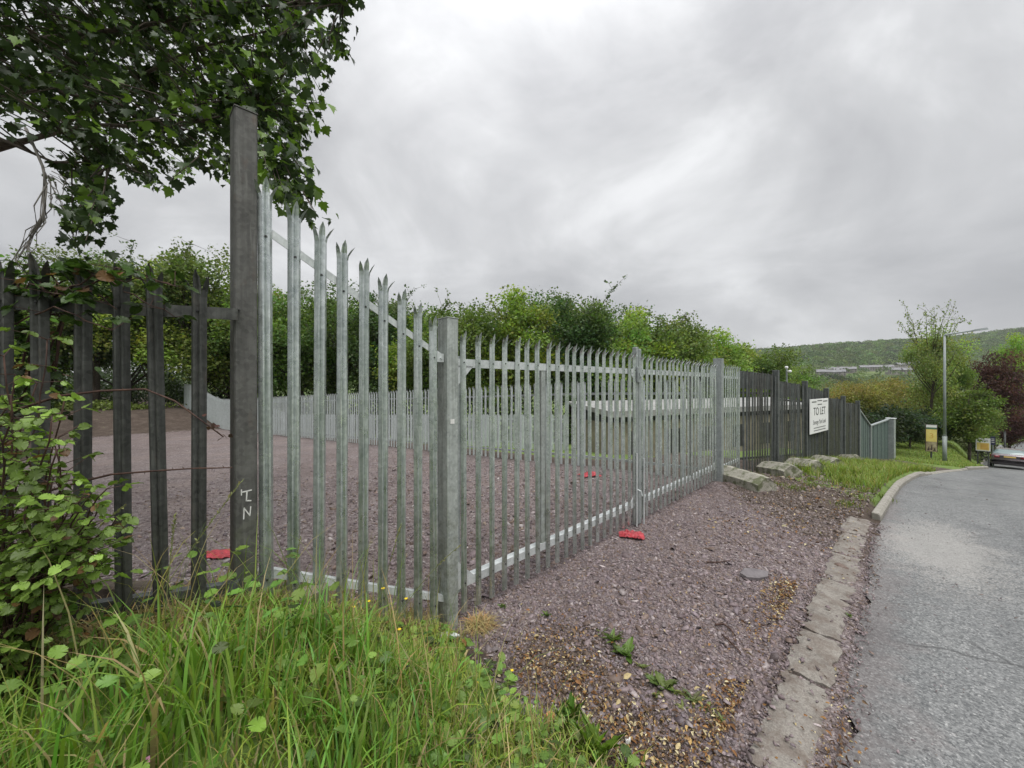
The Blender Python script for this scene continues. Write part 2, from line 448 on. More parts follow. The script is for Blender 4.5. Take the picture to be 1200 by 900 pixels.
def mat_road():
    m, nt = new_mat('worn_tarmac'); g = NT(nt); p = g.pos()
    a, a2 = cell_value(g, p, 78); b, b2 = cell_value(g, p, 160)
    f = g.math('ADD', g.math('MULTIPLY', a, .62), g.math('MULTIPLY', b, .38))
    col = g.ramp(f, [(.12, (.070, .073, .075)), (.4, (.140, .145, .145)), (.62, (.188, .193, .192)), (.85, (.255, .26, .257)), (.97, (.40, .40, .39))])
    # the sheet runs along the street: rotate into street axes
    q = g.mapping(p, (1, 1, 1), (0, 0, -math.pi / 4))
    sx = g.n('ShaderNodeSeparateXYZ'); g.l(q, sx.inputs[0]); s_, c_ = sx.outputs[0], sx.outputs[1]
    track = g.noise(g.mapping(q, (.12, 1.3, 1)), 1.0, 4, .6)
    col = g.mix(g.math('MULTIPLY', g.ramp(track, [(.36, 1.0), (.56, 0.0)]), .6), col, g.mix(1.0, col, (.58, .59, .60), 'MULTIPLY'))
    blot = g.noise(p, 1.1, 5, .65)
    col = g.mix(g.math('MULTIPLY', g.ramp(blot, [(.5, 0.0), (.7, 1.0)]), .35), col, g.mix(1.0, col, (1.35, 1.33, 1.3), 'MULTIPLY'))
    # slate dust and small stones dragged out along the gutter
    gut = g.math('ADD', g.math('MULTIPLY', c_, -1.0), 0.0)        # n = -y in street axes
    gm = g.math('ADD', g.math('SUBTRACT', 0.12, g.math('MULTIPLY', gut, 1.0)), g.math('MULTIPLY', g.math('SUBTRACT', g.noise(p, 3.1, 5, .65), .5), 1.1))
    near = g.ramp(s_, [(0.0, 1.0), (1.0, 1.0)])
    gmask = g.math('MULTIPLY', g.ramp(gm, [(.0, 0.0), (.22, 1.0)]), .5)
    col = g.mix(gmask, col, g.mix(.55, col, (.22, .175, .165)))
    # pale dry concrete dust spread at the end of the raised kerb
    d = g.n('ShaderNodeVectorMath', operation='DISTANCE'); 
    qq = g.mapping(q, (.30, .80, 0.0)); g.l(qq, d.inputs[0]); d.inputs[1].default_value = (6.9 * .30, -.35 * .80, 0)
    dm = g.math('ADD', g.math('SUBTRACT', .50, d.outputs['Value']), g.math('MULTIPLY', g.math('SUBTRACT', g.math('ADD', g.math('MULTIPLY', g.noise(p, 2.4, 8, .75), .7), g.math('MULTIPLY', a2, .3)), .5), 1.0))
    col = g.mix(g.math('MULTIPLY', g.ramp(dm, [(.05, 0.0), (.22, 1.0)]), .66), col, g.mix(.35, (.42, .40, .37), col))
    wv = g.n('ShaderNodeVectorMath', operation='ADD'); wn = g.n('ShaderNodeTexNoise'); g.l(p, wn.inputs['Vector']); wn.inputs['Scale'].default_value = 1.3; wn.inputs['Detail'].default_value = 6
    g.l(p, wv.inputs[0]); g.l(wn.outputs['Color'], wv.inputs[1])
    crack = g.vor(wv.outputs[0], .55, 'DISTANCE_TO_EDGE')
    cm = g.math('MULTIPLY', g.ramp(crack, [(.0, 1.0), (.012, 0.0)]), g.ramp(g.noise(p, .6, 3), [(.52, 0.0), (.62, .8)]))
    col = g.mix(cm, col, (.035, .035, .035))
    tar = g.noise(g.mapping(p, (1, 1, 1), loc=(8, 1, 0)), .8, 4, .6)
    col = g.mix(g.math('MULTIPLY', g.ramp(tar, [(.56, 0.0), (.64, 1.0)]), .45), col, g.mix(1.0, col, (.66, .66, .67), 'MULTIPLY'))
    h = g.math('ADD', g.math('MULTIPLY', a2, .7), g.math('MULTIPLY', b2, .4))
    rr = g.ramp(g.noise(p, 1.6, 4), [(.35, .42), (.65, .66)])
    g.bsdf(col, rr, 0, g.bump(h, .75, .009), .5)
    return m
M['ground'] = mat_ground(); M['road'] = mat_road()
M['kerb'] = mat_conc('kerb_concrete', (.20, .185, .16), (.36, .345, .31), moss=.25)
M['mossy_concrete'] = mat_conc('mossy_concrete', (.20, .19, .155), (.40, .385, .33), moss=.8)

# ------------------------------------------------------------------ ground sheet
def axis(parts):
    out = [parts[0][0]]
    for a, b, d in parts:
        k = max(1, int(round((b - a) / d)))
        out += [a + (b - a) * i / k for i in range(1, k + 1)]
    return np.array(out)
sa = axis([(-1200, -200, 120), (-200, -40, 20), (-40, -6, 2), (-6, -1.5, .3), (-1.5, 10, .07), (10, 18, .16), (18, 45, .5), (45, 100, 2), (100, 300, 12), (300, 1600, 80)])
na = axis([(-1500, -200, 100), (-200, -70, 12), (-70, -20, 1.5), (-20, -6, .4), (-6, -3, .12), (-3, .6, .06), (.6, 6, .3), (6, 30, 1.5), (30, 200, 15), (200, 1500, 100)])
S, N = np.meshgrid(sa, na, indexing='ij')
Z = H(S, N)
E = efun(S)
under = (N > E - .02)
Z = Z - np.where(under, .06 + .004 * np.clip(np.hypot(S, N) - 20, 0, 60), 0)
X, Y = (S + N) * K, (S - N) * K
V = np.stack([X, Y, Z], -1).reshape(-1, 3)
I = np.arange(len(sa) * len(na)).reshape(len(sa), len(na))
Fq = np.stack([I[:-1, :-1], I[:-1, 1:], I[1:, 1:], I[1:, :-1]], -1).reshape(-1, 4)
Fq = Fq[:, ::-1]
me = array_mesh('ground', V, Fq, M['ground'], None, True)
# zones
left = E - .1 - N
apron = (1 - .75 * sst(3.4, 1.9, S + .35 * (N + 1.2)) * sst(-2.3, -1.6, N)) * sst(1.55, 2.2, S) * sst(9.5, 7.0, S + 1.2 * (N + 2.5)) * (N < E + .3)
yard = sst(-2.55, -2.75, N) * sst(-33, -30, N) * (S < side_s(N) + .3) * sst(.15, .9, S + np.clip(-N - 2.8, 0, 3))
gravel = np.clip(np.maximum(apron * (N > -2.9), yard), 0, 1)
track_d = np.abs((S - 21.5) * .6 + (N - 1.0) * .8)   # distance to the dirt track's centre line
on_track = sst(1.5, .8, track_d) * (S > 17) * (S < 32) * (N < E) * (N > -9)
vgrass = sst(8.3, 10.2, S + .9 * (N + 1.0)) * sst(-2.2, -1.6, N + .1 * (S - 10)) * (N < E - .1)
grass = np.where(S < 1.7, sst(1.9, 1.5, S) * (N < -.45) * (N > -2.8), vgrass)
grass = np.where((S > 26), 1.0, grass)
grass = np.where((S > side_s(N) + 5) & (N < -3), .8, grass * ~((S > side_s(N)) & (N < -3)))
grass = np.where((N < -31) & (S < 9), np.clip((Z - .0) * .40, .0, .52), grass)
grass = np.where((S < 0) & (N < -3.2), np.maximum(grass, .25), grass)
grass = grass * (1 - on_track)
grass = np.where(N > E + 6, 1.0, grass)
zone = np.zeros((len(V), 4), np.float32); zone[:, 0] = gravel.ravel(); zone[:, 1] = np.clip(grass, 0, 1).ravel(); zone[:, 3] = 1
a = me.attributes.new('zone', 'FLOAT_COLOR', 'POINT'); a.data.foreach_set('color', zone.ravel())
tag(mobj('ground', me), kind='structure')

# ------------------------------------------------------------------ road, kerb
ss = axis([(-40, -4, 3), (-4, 12, .15), (12, 50, .5), (50, 140, 2)])
ww = np.array([0, .12, .3, .6, 1, 1.6, 2.3, 3.2, 4.2, 5.2, 6.2, 7.2])
S2, W2 = np.meshgrid(ss, ww, indexing='ij')
rag = .05 * np.sin(S2 * 5.1) * np.sin(S2 * 2.3 + 1) + .03 * np.sin(S2 * 13.7)
N2 = efun(S2) + W2 + np.where((W2 == 0) & (S2 < 7.3), rag, 0)
Z2 = gfun(S2) - .012 + .02 * np.sin(np.clip(W2 / 7.2, 0, 1) * math.pi) + .004 * waves(S2 * .35, N2 * .35)
Vr = np.stack([(S2 + N2) * K, (S2 - N2) * K, Z2], -1).reshape(-1, 3)
I = np.arange(S2.size).reshape(S2.shape)
Fr = np.stack([I[:-1, :-1], I[1:, :-1], I[1:, 1:], I[:-1, 1:]], -1).reshape(-1, 4)[:, ::-1]
tag(mobj('road', array_mesh('road', Vr, Fr, M['road'], None, True)), kind='structure')

cr = MB()
for k in range(24):
    pass
ns = np.linspace(-12, 70, 42); cs = np.array([72.5, 76, 80])
S3, N3 = np.meshgrid(cs, ns, indexing='ij'); Z3 = H(S3, N3) + .05
Z3 = np.maximum(Z3, gfun(S3) + .03)
Vc = np.stack([(S3 + N3) * K, (S3 - N3) * K, Z3], -1).reshape(-1, 3)
I = np.arange(S3.size).reshape(S3.shape)
Fc_ = np.stack([I[:-1, :-1], I[1:, :-1], I[1:, 1:], I[:-1, 1:]], -1).reshape(-1, 4)[:, ::-1]
tag(mobj('crossing_road', array_mesh('crossing_road', Vc, Fc_, M['road'], None, True)), kind='structure')

# raised kerbstones and the flush broken kerb pads
def kerb_block(mb, s0, s1, off0, off1, top, tilt=0.0, jit=0.0, rot=0.0):
    """one stone between s0 and s1; off = distance from the tarmac edge (negative = verge side)"""
    rings = []
    mids = [s0, s0 + .015, s1 - .015, s1]
    for i, s in enumerate(mids):
        e = float(efun(s)); ins = .01 if i in (0, 3) else 0
        zt = float(gfun(s)) + top - ins
        zb = float(gfun(s)) - .15
        sl = rot * (s - (s0 + s1) / 2)
        cs_ = [(off0 + ins, zb), (off0 + ins, zt + tilt), (off0 + ins + .012, zt + tilt + .008), (off1 - ins - .03, zt + .006), (off1 - ins, zt - .03), (off1 - ins, zb)]
        rings.append([(*P(s + sl * 0, e + o + sl), z) for o, z in cs_])
    vs = [p for r in rings for p in r]; m = 6
    fs = [tuple(range(m)), tuple(range(3*m + m - 1, 3*m - 1, -1))]
    for k in range(3):
        for i in range(m):
            j = (i + 1) % m
            fs.append((k*m + j, k*m + i, (k+1)*m + i, (k+1)*m + j))
    mb.add(vs, fs)
kb = MB()
s = 7.75
while s < 60:
    L = .9
    if not (17.4 < s < 22.6):
        top = .09 if s < 16.6 else (.06 if s < 23.5 else .11)
        kerb_block(kb, s, s + L - .022, -.105, 0.0, top + random.uniform(-.006, .006))
    elif s > 17.4:
        kerb_block(kb, s, s + L - .012, -.135, 0.0, .025)
    s += L
tag(kb.build('kerb', M['kerb']), kind='structure')

def pad_mesh(s0, s1, o0, o1, z, tilt, rot, seed):
    """broken flush kerb pad with chipped edges"""
    r = random.Random(seed)
    mb = MB(); nu, nv = 14, 6
    top = []
    for i in range(nu + 1):
        row = []
        for j in range(nv + 1):
            u = i / nu; v = j / nv
            s_ = s0 + (s1 - s0) * u; o_ = o0 + (o1 - o0) * v
            if i in (0, nu): s_ += r.uniform(-.018, .018)
            if j in (0, nv): o_ += r.uniform(-.022, .022)
            o_ += rot * (u - .5)
            e = -.22
            zz = float(gfun(s_)) + z + tilt * (v - .5) + r.uniform(-.003, .003)
            if i in (0, nu) or j in (0, nv): zz -= .012
            row.append((*P(s_, e + o_), zz))
        top.append(row)
    vs = [p for row in top for p in row]
    fs = [(i*(nv+1)+j, (i+1)*(nv+1)+j, (i+1)*(nv+1)+j+1, i*(nv+1)+j+1) for i in range(nu) for j in range(nv)]
    rim = [i*(nv+1) for i in range(nu+1)] + [nu*(nv+1)+j for j in range(1, nv+1)] + [i*(nv+1)+nv for i in range(nu-1, -1, -1)] + [j for j in range(nv-1, 0, -1)]
    o = len(vs)
    for q in rim:
        x, y, zz = vs[q]; vs.append((x, y, zz - .09))
    m = len(rim)
    for i in range(m):
        j = (i + 1) % m
        fs.append((rim[j], rim[i], o + i, o + j))
    mb.add(vs, fs)
    return mb
M['pad'] = mat_conc('worn_kerb_concrete', (.125, .112, .10), (.29, .27, .24), moss=.55, mossc=(.11, .082, .066))
pads = MB()
for i, (s0, s1, z, tl, rt) in enumerate([(.35, 1.28, .010, -.02, .02), (1.30, 2.2, .012, -.022, -.02), (2.23, 3.1, .022, -.02, .015), (3.12, 3.72, .03, -.012, .0), (3.75, 4.32, .03, -.02, -.02), (4.34, 4.86, .02, -.015, .03), (4.9, 5.75, .014, -.01, -.02), (5.78, 6.65, .016, -.012, .02), (6.68, 7.6, .02, -.012, .01)]):
    q = pad_mesh(s0, s1, -.305, -.075 + (.025 if s0 > 4.8 else 0), z, tl, rt, 40 + i)
    pads.add(q.v, q.f)
tag(pads.build('dropped_kerb', M['pad'], smooth=False), kind='structure')

# ------------------------------------------------------------------ hills across the valley
hx = np.linspace(-400, 2600, 151); hy = np.linspace(300, 1700, 120)
HX, HY = np.meshgrid(hx, hy, indexing='ij')
R_ = HX / HY
ridge = np.interp(R_, [-.4, .3, .6, .75, .9, 1.05, 1.2, 1.35, 1.8], [56, 66, 76, 82, 88, 100, 113, 124, 150])
HZ = -18 + 32 * sst(320, 480, HY) + (ridge - 14) * sst(470, 930, HY) + 4 * np.sin(HX / 70) * np.sin(HY / 83 + 1) * sst(600, 700, HY)
HZ -= 60 * sst(1150, 1700, HY)
def hill_z(x, y):
    r = x / y
    rd = np.interp(r, [-.4, .3, .6, .75, .9, 1.05, 1.2, 1.35, 1.8], [56, 66, 76, 82, 88, 100, 113, 124, 150])
    return -18 + 32 * sst(320, 480, y) + (rd - 14) * sst(470, 930, y) + 4 * np.sin(x / 70) * np.sin(y / 83 + 1) * sst(600, 700, y)
Vh = np.stack([HX, HY, HZ], -1).reshape(-1, 3)
I = np.arange(HX.size).reshape(HX.shape)
Fh = np.stack([I[:-1, :-1], I[1:, :-1], I[1:, 1:], I[:-1, 1:]], -1).reshape(-1, 4)
M['hill'] = mat_simple('hillside_scrub', (.06, .09, .03), (.13, .17, .06), .02, .95, 0, 0, .1)
tag(mobj('hills', array_mesh('hills', Vh, Fh, M['hill'], None, True)), kind='structure')
# ------------------------------------------------------------------ palisade pales
def pale_mesh(name, height, mat, w=.07, prong=.115, depth=.022, t=.004, splay=.03, seed=0, simple=False, bolts=()):
    """pressed W-section pale with a three-pointed splayed head; street face is -y"""
    r = random.Random(seed)
    h = w / 2
    xs = [-h, -h*.52, -h*.30, 0, h*.30, h*.52, h]
    ys = [0, -depth, -depth*.95, -depth*.55, -depth*.95, -depth, 0]
    if simple:
        xs = [-h, -h*.5, h*.5, h]; ys = [0, -depth, -depth, 0]
    n = len(xs); mb = MB()
    loop = [(x, y) for x, y in zip(xs, ys)] + [(x, y + t) for x, y in zip(xs[::-1], ys[::-1])]
    zb = height - prong; m = 2 * n
    vs = [(x, y, 0) for x, y in loop] + [(x, y, zb) for x, y in loop]
    fs = [(i, (i+1) % m, m + (i+1) % m, m + i) for i in range(m)] + [tuple(range(m-1, -1, -1))]
    mb.add(vs, fs)
    spans = [(0, 1), (1, n-2), (n-2, n-1)] if simple else [(0, 1), (1, 5), (5, 6)]
    for q, (a, b) in enumerate(spans):
        seg = [(xs[i], ys[i]) for i in range(a, b+1)] + [(xs[i], ys[i] + t) for i in range(b, a-1, -1)]
        cx = sum(p[0] for p in seg) / len(seg); cy = sum(p[1] for p in seg) / len(seg)
        side = (-1, 0, 1)[q]; top = height - (0 if side == 0 else .028 + r.uniform(0, .012))
        lv = [(0, 1.0, 0, 0), (.35, 1.0, .12, .1), (.72, .8, .55, .6), (1.0, .08, 1.0, 1.15)]
        vs, k = [], len(seg)
        sp = splay * r.uniform(.8, 1.2)
        for f, sc, dx, dy in lv:
            z = zb + (top - zb) * f
            for x, y in seg:
                vs.append((cx + (x - cx) * sc + side * sp * dx, cy + (y - cy) * sc - (sp * 1.15 * dy if side else sp * .75 * dy), z))
        fs = [(l*k + i, l*k + (i+1) % k, (l+1)*k + (i+1) % k, (l+1)*k + i) for l in range(3) for i in range(k)]
        fs.append(tuple(range(3*k, 4*k)))
        mb.add(vs, fs)
    for z in bolts:
        ring = [(.007*math.cos(i*math.pi/3), .007*math.sin(i*math.pi/3)) for i in range(6)]
        y0 = ys[n//2] if not simple else -depth
        vs = [(x, y0, z + zz) for x, zz in ring] + [(x*.8, y0 - .009, z + zz*.8) for x, zz in ring]
        o = len(mb.v); mb.cur = 1
        mb.add(vs, [(i, (i+1) % 6, 6 + (i+1) % 6, 6 + i) for i in range(6)] + [tuple(range(6, 12))]); mb.cur = 0
    me = mb.mesh(name, [mat, M['bolt']])
    import bmesh
    bm = bmesh.new(); bm.from_mesh(me); bmesh.ops.recalc_face_normals(bm, faces=bm.faces[:]); bm.to_mesh(me); bm.free()
    return me

def angle_rail(mb, x0, z0, x1, z1, y=0.006, size=.05, t=.006):
    """angle iron: upright leg against the pales (at y), flat leg on top pointing into the yard (+y)"""
    def seg(ya, yb, za, zb):
        vs = [(x0, ya, z0+za), (x0, yb, z0+za), (x0, yb, z0+zb), (x0, ya, z0+zb), (x1, ya, z1+za), (x1, yb, z1+za), (x1, yb, z1+zb), (x1, ya, z1+zb)]
        mb.add(vs, [(0,1,2,3), (7,6,5,4), (0,4,5,1), (1,5,6,2), (2,6,7,3), (3,7,4,0)])
    seg(y, y + t, -size, -t - .0005)
    seg(y, y + size, -t, 0)

RZ = math.pi / 4     # local x runs along the street fence, local -y faces the street
def fence_frame(name, label, cat, s, n, group=None):
    x, y = P(s, n)
    return thing(name, label, cat, (x, y, 0), RZ, group)

# galvanised raked panel between the tall post and the gate post (local x = s - .48)
S0 = .48
def lerp(a, b, t): return a + (b - a) * t
rk = fence_frame('palisade_fence', 'galvanised palisade panel with sloping top between tall rusty post and gate post', 'fence', S0, -2.5)
k = 9
for i in range(k):
    s_ = lerp(.553, 1.66, i / (k - 1)) + (.0 if i else 0)
    t = (s_ - .53) / (1.653 - .53)
    zt = lerp(3.085, 2.45, t); zb = lerp(.73, .10, t); hh = zt - zb
    rt = lerp(2.79, 2.16, t) - .025; rb = lerp(.875, .27, t) - .025
    me = pale_mesh('pale', hh, M['galv'], seed=i, splay=.030, bolts=(rt - zb, rb - zb))
    o = mobj('pale', me, rk, (s_ - S0, 0, zb)); o.rotation_euler = (random.uniform(-.004, .004), random.uniform(-.006, .006), random.uniform(-.06, .06))
mb = MB(); angle_rail(mb, .06, 2.83, 1.27, 2.155); rk_r = mb.build('rail', M['galv_bright'], rk)
mb = MB(); angle_rail(mb, .055, .905, 1.27, .275); mb.build('rail', M['galv_bright'], rk)
mb = MB(); mb.box(1.20, 1.262, -.01, .0, 2.10, 2.165); mb.tube([(1.235, -.022, 2.13), (1.235, .0, 2.13)], .009, 6); mb.build('bracket', M['galv_bright'], rk)

# posts
def box_post(name, label, s, n, z0, z1, ws, wn, mat, cap=True, group=None, lip=True):
    t = fence_frame(name, label, 'post', s, n, group)
    mb = MB(); mb.bbox(-ws/2, ws/2, -wn/2, wn/2, z0 - .3, z1, .006)
    if lip: mb.bbox(-ws/2 - .003, ws/2 + .003, -wn/2 - .003, wn/2 + .003, z1 - .002, z1 + .006, .002)
    mb.build('shaft', mat, t)
    return t
M['post_rusty'] = mat_galv('dirty_old_post_steel', (.062, .061, .057), (.140, .139, .130), stain=(.03, .03, .027), stain_amt=.5, metal=.25, rough=.6, moss=.85, rust=.3)
tall = box_post('fence_post', 'tall dirty grey box steel post with chalk marks rising above the fence', .455, -2.55, .5, 3.41, .105, .13, M['post_rusty'])
# paint marks on its street face
M['white_paint'] = mat_simple('white_paint', (.55, .55, .52), (.8, .8, .78), 40, .7, 0, 0)
mb = MB()
def stroke(mb, pts, w=.006, y=-.0675):
    for (xa, za), (xb, zb_) in zip(pts[:-1], pts[1:]):
        dx, dz = xb - xa, zb_ - za; L = math.hypot(dx, dz); nx, nz = -dz / L * w / 2, dx / L * w / 2
        ex, ez = dx / L * w / 2, dz / L * w / 2
        q = [(xa - ex + nx, za - ez + nz), (xa - ex - nx, za - ez - nz), (xb + ex - nx, zb_ + ez - nz), (xb + ex + nx, zb_ + ez + nz)]
        mb.add([(a, y, b) for a, b in q] + [(a, y + .002, b) for a, b in q], [(0, 1, 2, 3), (7, 6, 5, 4), (0, 4, 5, 1), (1, 5, 6, 2), (2, 6, 7, 3), (3, 7, 4, 0)])
stroke(mb, [(-.022, 1.362), (-.022, 1.335)], .005); stroke(mb, [(-.022, 1.349), (.022, 1.353)]); stroke(mb, [(.003, 1.351), (.000, 1.300), (.02, 1.296)], .006)
stroke(mb, [(-.012, 1.205), (-.010, 1.262), (.016, 1.216), (.02, 1.262)], .005)
mb.build('paint_mark', M['white_paint'], tall)

gp1 = box_post('gate_post', 'square galvanised gate post with small white tag on the left of the gate', 1.80, -2.52, -.05, 2.445, .105, .14, M['galv_post'])
mb = MB(); mb.box(-.028, .010, -.0745, -.0715, 1.62, 1.655); mb.build('tag_label', M['white_paint'], gp1)
gp2 = box_post('gate_post', 'smooth galvanised gate post beside the concrete block at far end of the gate', 8.25, -2.49, -.3, 2.425, .13, .16, M['galv_mid'])

# gate leaves
def gate_leaf(label, s_a, s_b, hinge_left, zt=2.37, seed=0, dz=0.0):
    L = s_b - s_a
    g = fence_frame('gate_leaf', label, 'gate', s_a, -2.5, 'pair of palisade gates')
    npale = int(round(L / .152)); 
    zr_t, zr_b = 2.135 + dz, .335 + dz
    zb0 = .075 + dz; hh = zt - .075
    mes = [pale_mesh('pale', hh, M['galv'], seed=seed + q, splay=.032, depth=.016, w=.060, bolts=(zr_t - .025 - zb0, zr_b - .025 - zb0)) for q in range(3)]
    for i in range(npale):
        x = .09 + (L - .18) * i / (npale - 1)
        o = mobj('pale', mes[i % 3], g, (x, 0, zb0 + random.uniform(-.006, .006)))
        o.rotation_euler = (random.uniform(-.004, .004), random.uniform(-.005, .005), random.uniform(-.07, .07))
    for z in (zr_t, zr_b):
        mb = MB(); angle_rail(mb, .03, z, L - .03, z, size=.07); mb.build('rail', M['galv_bright'], g)
    hx, mx = (.03, L - .032) if hinge_left else (L - .03, .032)
    mb = MB(); mb.bbox(mx - .03, mx + .03, -.012, .05, .02 + dz, zt + .06, .004); mb.build('stile', M['galv_mid'], g)
    mb = MB(); mb.bbox(hx - .03, hx + .03, .012, .072, zr_b - .1, zr_t + .02, .004); mb.build('stile', M['galv_mid'], g)
    xm = L * (.36 if hinge_left else .62)
    mb = MB(); mb.bbox(xm - .035, xm + .035, .012, .085, zr_b - .08, zr_t - .055, .004); mb.build('stile', M['galv_post'], g)
    # corner gussets
    for z, sg in ((zr_t - .055, -1), (zr_b, 1)):
        mb = MB(); mb.prism([(mx, z), (mx + (-.16 if hinge_left else .16), z), (mx, z + sg * .16)], .006, .012); mb.build('gusset', M['galv_bright'], g)
        mb = MB(); mb.prism([(hx, z), (hx + (.16 if hinge_left else -.16), z), (hx, z + sg * .16)], .006, .012); mb.build('gusset', M['galv_bright'], g)
    for z in (zr_t - .03, zr_b - .03):
        mb = MB(); mb.tube([(hx + (-.1 if hinge_left else .1), .03, z), (hx + (.03 if hinge_left else -.03), .03, z)], .012, 8)
        mb.tube([(hx + (-.055 if hinge_left else .055), .03, z - .04), (hx + (-.055 if hinge_left else .055), .03, z + .04)], .02, 10)
        mb.build('hinge', M['galv_mid'], g)
    return g, L
ga, L1 = gate_leaf('near palisade gate leaf standing between the square gate post and the slide latch', 1.86, 4.93, True, seed=20)
mb = MB(); mb.bbox(L1 - .075, L1 + .02, -.05, -.015, 1.95, 2.16, .005); mb.tube([(L1 - .05, -.05, 2.0), (L1 - .05, -.075, 2.03), (L1 - .05, -.05, 2.08)], .008, 6); mb.build('latch', M['galv_mid'], ga)
mb = MB(); mb.tube([(L1 - .09, -.03, 1.0), (L1 - .09, -.03, .02)], .011, 8); mb.tube([(L1 - .09, -.03, .52), (L1 - .09, -.09, .50), (L1 - .09, -.11, .44)], .009, 6); mb.build('drop_bolt', M['galv_bright'], ga)
gb, L2 = gate_leaf('farther palisade gate leaf hung on the smooth post by the concrete block', 4.945, 8.19, False, seed=24, zt=2.35)
mb = MB(); mb.tube([(.10, -.03, .9), (.10, -.03, .0)], .011, 8); mb.build('drop_bolt', M['galv_bright'], gb)

# fixed end panel
ep = fence_frame('palisade_fence', 'short galvanised palisade panel between far gate post and dark old fence', 'fence', 8.32, -2.5)
mes = [pale_mesh('pale', 2.44, M['galv'], seed=30 + q, splay=.024, depth=.014, w=.062) for q in range(2)]
for i in range(9):
    o = mobj('pale', mes[i % 2], ep, (.09 + i * .157, 0, -.1)); o.rotation_euler = (0, random.uniform(-.006, .006), random.uniform(-.06, .06))
for z in (2.1, .26):
    mb = MB(); angle_rail(mb, 0, z, 1.47, z - .01); mb.build('rail', M['galv_bright'], ep)
mb = MB(); mb.bbox(1.42, 1.50, .012, .07, -.4, 2.2, .004); mb.build('post', M['galv_mid'], ep)

# weathered dark fence on the bank (runs away from the tall post)
A = Vector((-1.50, 1.985)); B = Vector((-2.215, 1.735))
dirv = (A - B).normalized(); ang = math.atan2(dirv.y, dirv.x)
of = thing('old_fence', 'dark weathered mossy palisade fence on the grassy bank with brambles through it', 'fence', (A.x, A.y, 0), ang)
pos_l = [.095, .242, .390, .544, .678, .811, .95, 1.09, 1.24] + [1.385 + .148 * i for i in range(19)]
for i, d in enumerate(pos_l):
    zt = 2.50 + [.0, .01, .0, -.01, .012, .0, .02][i % 7]
    me = pale_mesh('pale', zt - .62, M['galv_old'], w=.064, seed=50 + i, splay=.034, depth=.024, prong=.13, bolts=(2.30 - .62,))
    o = mobj('pale', me, of, (-d, -.006, .62)); o.rotation_euler = (random.uniform(-.012, .012), random.uniform(-.02, .02), random.uniform(-.12, .12))
mb = MB(); mb.box(-4.2, .07, .004, .012, 2.265, 2.325); mb.box(-4.2, .07, .012, .05, 2.319, 2.325); mb.build('rail', M['galv_old'], of)
mb = MB(); mb.box(-4.2, .07, .004, .012, .83, .89); mb.box(-4.2, .07, .012, .05, .884, .89); mb.build('rail', M['galv_dull'], of)

# ------------------------------------------------------------------ yard side fence (seen through the gate)
P0 = Vector((3.72, 7.42)); P1 = Vector((-26.6, 31.2))
dv = (P1 - P0); LEN = dv.length; dv.normalize()
angs = math.atan2(-dv.y, -dv.x)     # local +x points back towards the street
sf = thing('side_fence', 'long grey palisade fence along the far side of the gravel yard', 'fence', (P0.x, P0.y, 0), angs)
me_a = pale_mesh('pale', 2.0, M['pale_steel'], seed=70, splay=.02, simple=True, prong=.12, w=.065)
sp = .155; cnt = int(LEN / sp)
zline = [(d, Hxy(P0.x + dv.x * d, P0.y + dv.y * d)) for d in np.linspace(0, LEN, 25)]
def zside(d):
    return float(np.interp(d, [a for a, b in zline], [b for a, b in zline])) + .05
rest = []
for i in range(cnt):
    d = .1 + i * sp
    if i < 100:
        o = mobj('pale', me_a, sf, (-d, 0, zside(d))); o.rotation_euler = (0, random.uniform(-.006, .006), random.uniform(-.05, .05))
    else:
        rest.append((-d, zside(d)))
nv = len(me_a.vertices); co = np.empty(nv*3, np.float32); me_a.vertices.foreach_get('co', co); co = co.reshape(-1, 3)
V = []; Fs = []
for q, (x, z) in enumerate(rest):
    V.append(co + np.array([x, 0, z]))
faces = [tuple(p.vertices) for p in me_a.polygons]
mm = bpy.data.meshes.new('far_pales')
mm.from_pydata(np.vstack(V).tolist(), [], [tuple(i + q * nv for i in f) for q in range(len(rest)) for f in faces])
mm.materials.append(M['pale_steel']); tag(mobj('far_pales', mm, sf), kind='stuff')
dd = np.linspace(0, LEN, 15)
for za in (1.72, .25):
    mb = MB()
    for a_, b_ in zip(dd[:-1], dd[1:]): angle_rail(mb, -b_, zside(b_) + za, -a_, zside(a_) + za, y=.005)
    mb.build('rail', M['galv_mid'], sf)
for d in np.arange(2.75, LEN, 2.75):
    mb = MB(); mb.bbox(-d - .03, -d + .03, .06, .14, zside(d) - .3, zside(d) + 1.95, .004); mb.build('post', M['galv_mid'], sf)

# pale fence on the lower ground beyond, dark end post, low shed
q0 = Vector(ray(300, 26)); q1 = Vector(ray(662, 18.5))
dv2 = (q0 - q1); L2_ = dv2.length; dv2.normalize()
lf = thing('lower_fence', 'pale grey palisade fence on lower ground behind the yard side fence', 'fence', (q1.x, q1.y, 0), math.atan2(-dv2.y, -dv2.x))
me_b = pale_mesh('pale', 1.75, M['pale_steel'], seed=80, splay=.01, simple=True, prong=.08, w=.17)
n_l = 100
for i in range(n_l):
    d = L2_ * i / (n_l - 1); yy = q1.y + dv2.y * d
    top = 1.93 - 35.0 / 451 * yy + (.6 * sst(L2_ - 4, L2_, d) if d > L2_ - 4 else 0)
    mobj('pale', me_b, lf, (-d, 0, float(top) - 1.75))
for za in (-.3, -1.45):
    mb = MB(); mb.box(-L2_, 0, .02, .07, 0, .06)
    mb.v = [(x, y, z + 1.93 - 35.0 / 451 * (q1.y + dv2.y * -x) + za) for x, y, z in mb.v]
    mb.build('rail', M['pale_steel'], lf)

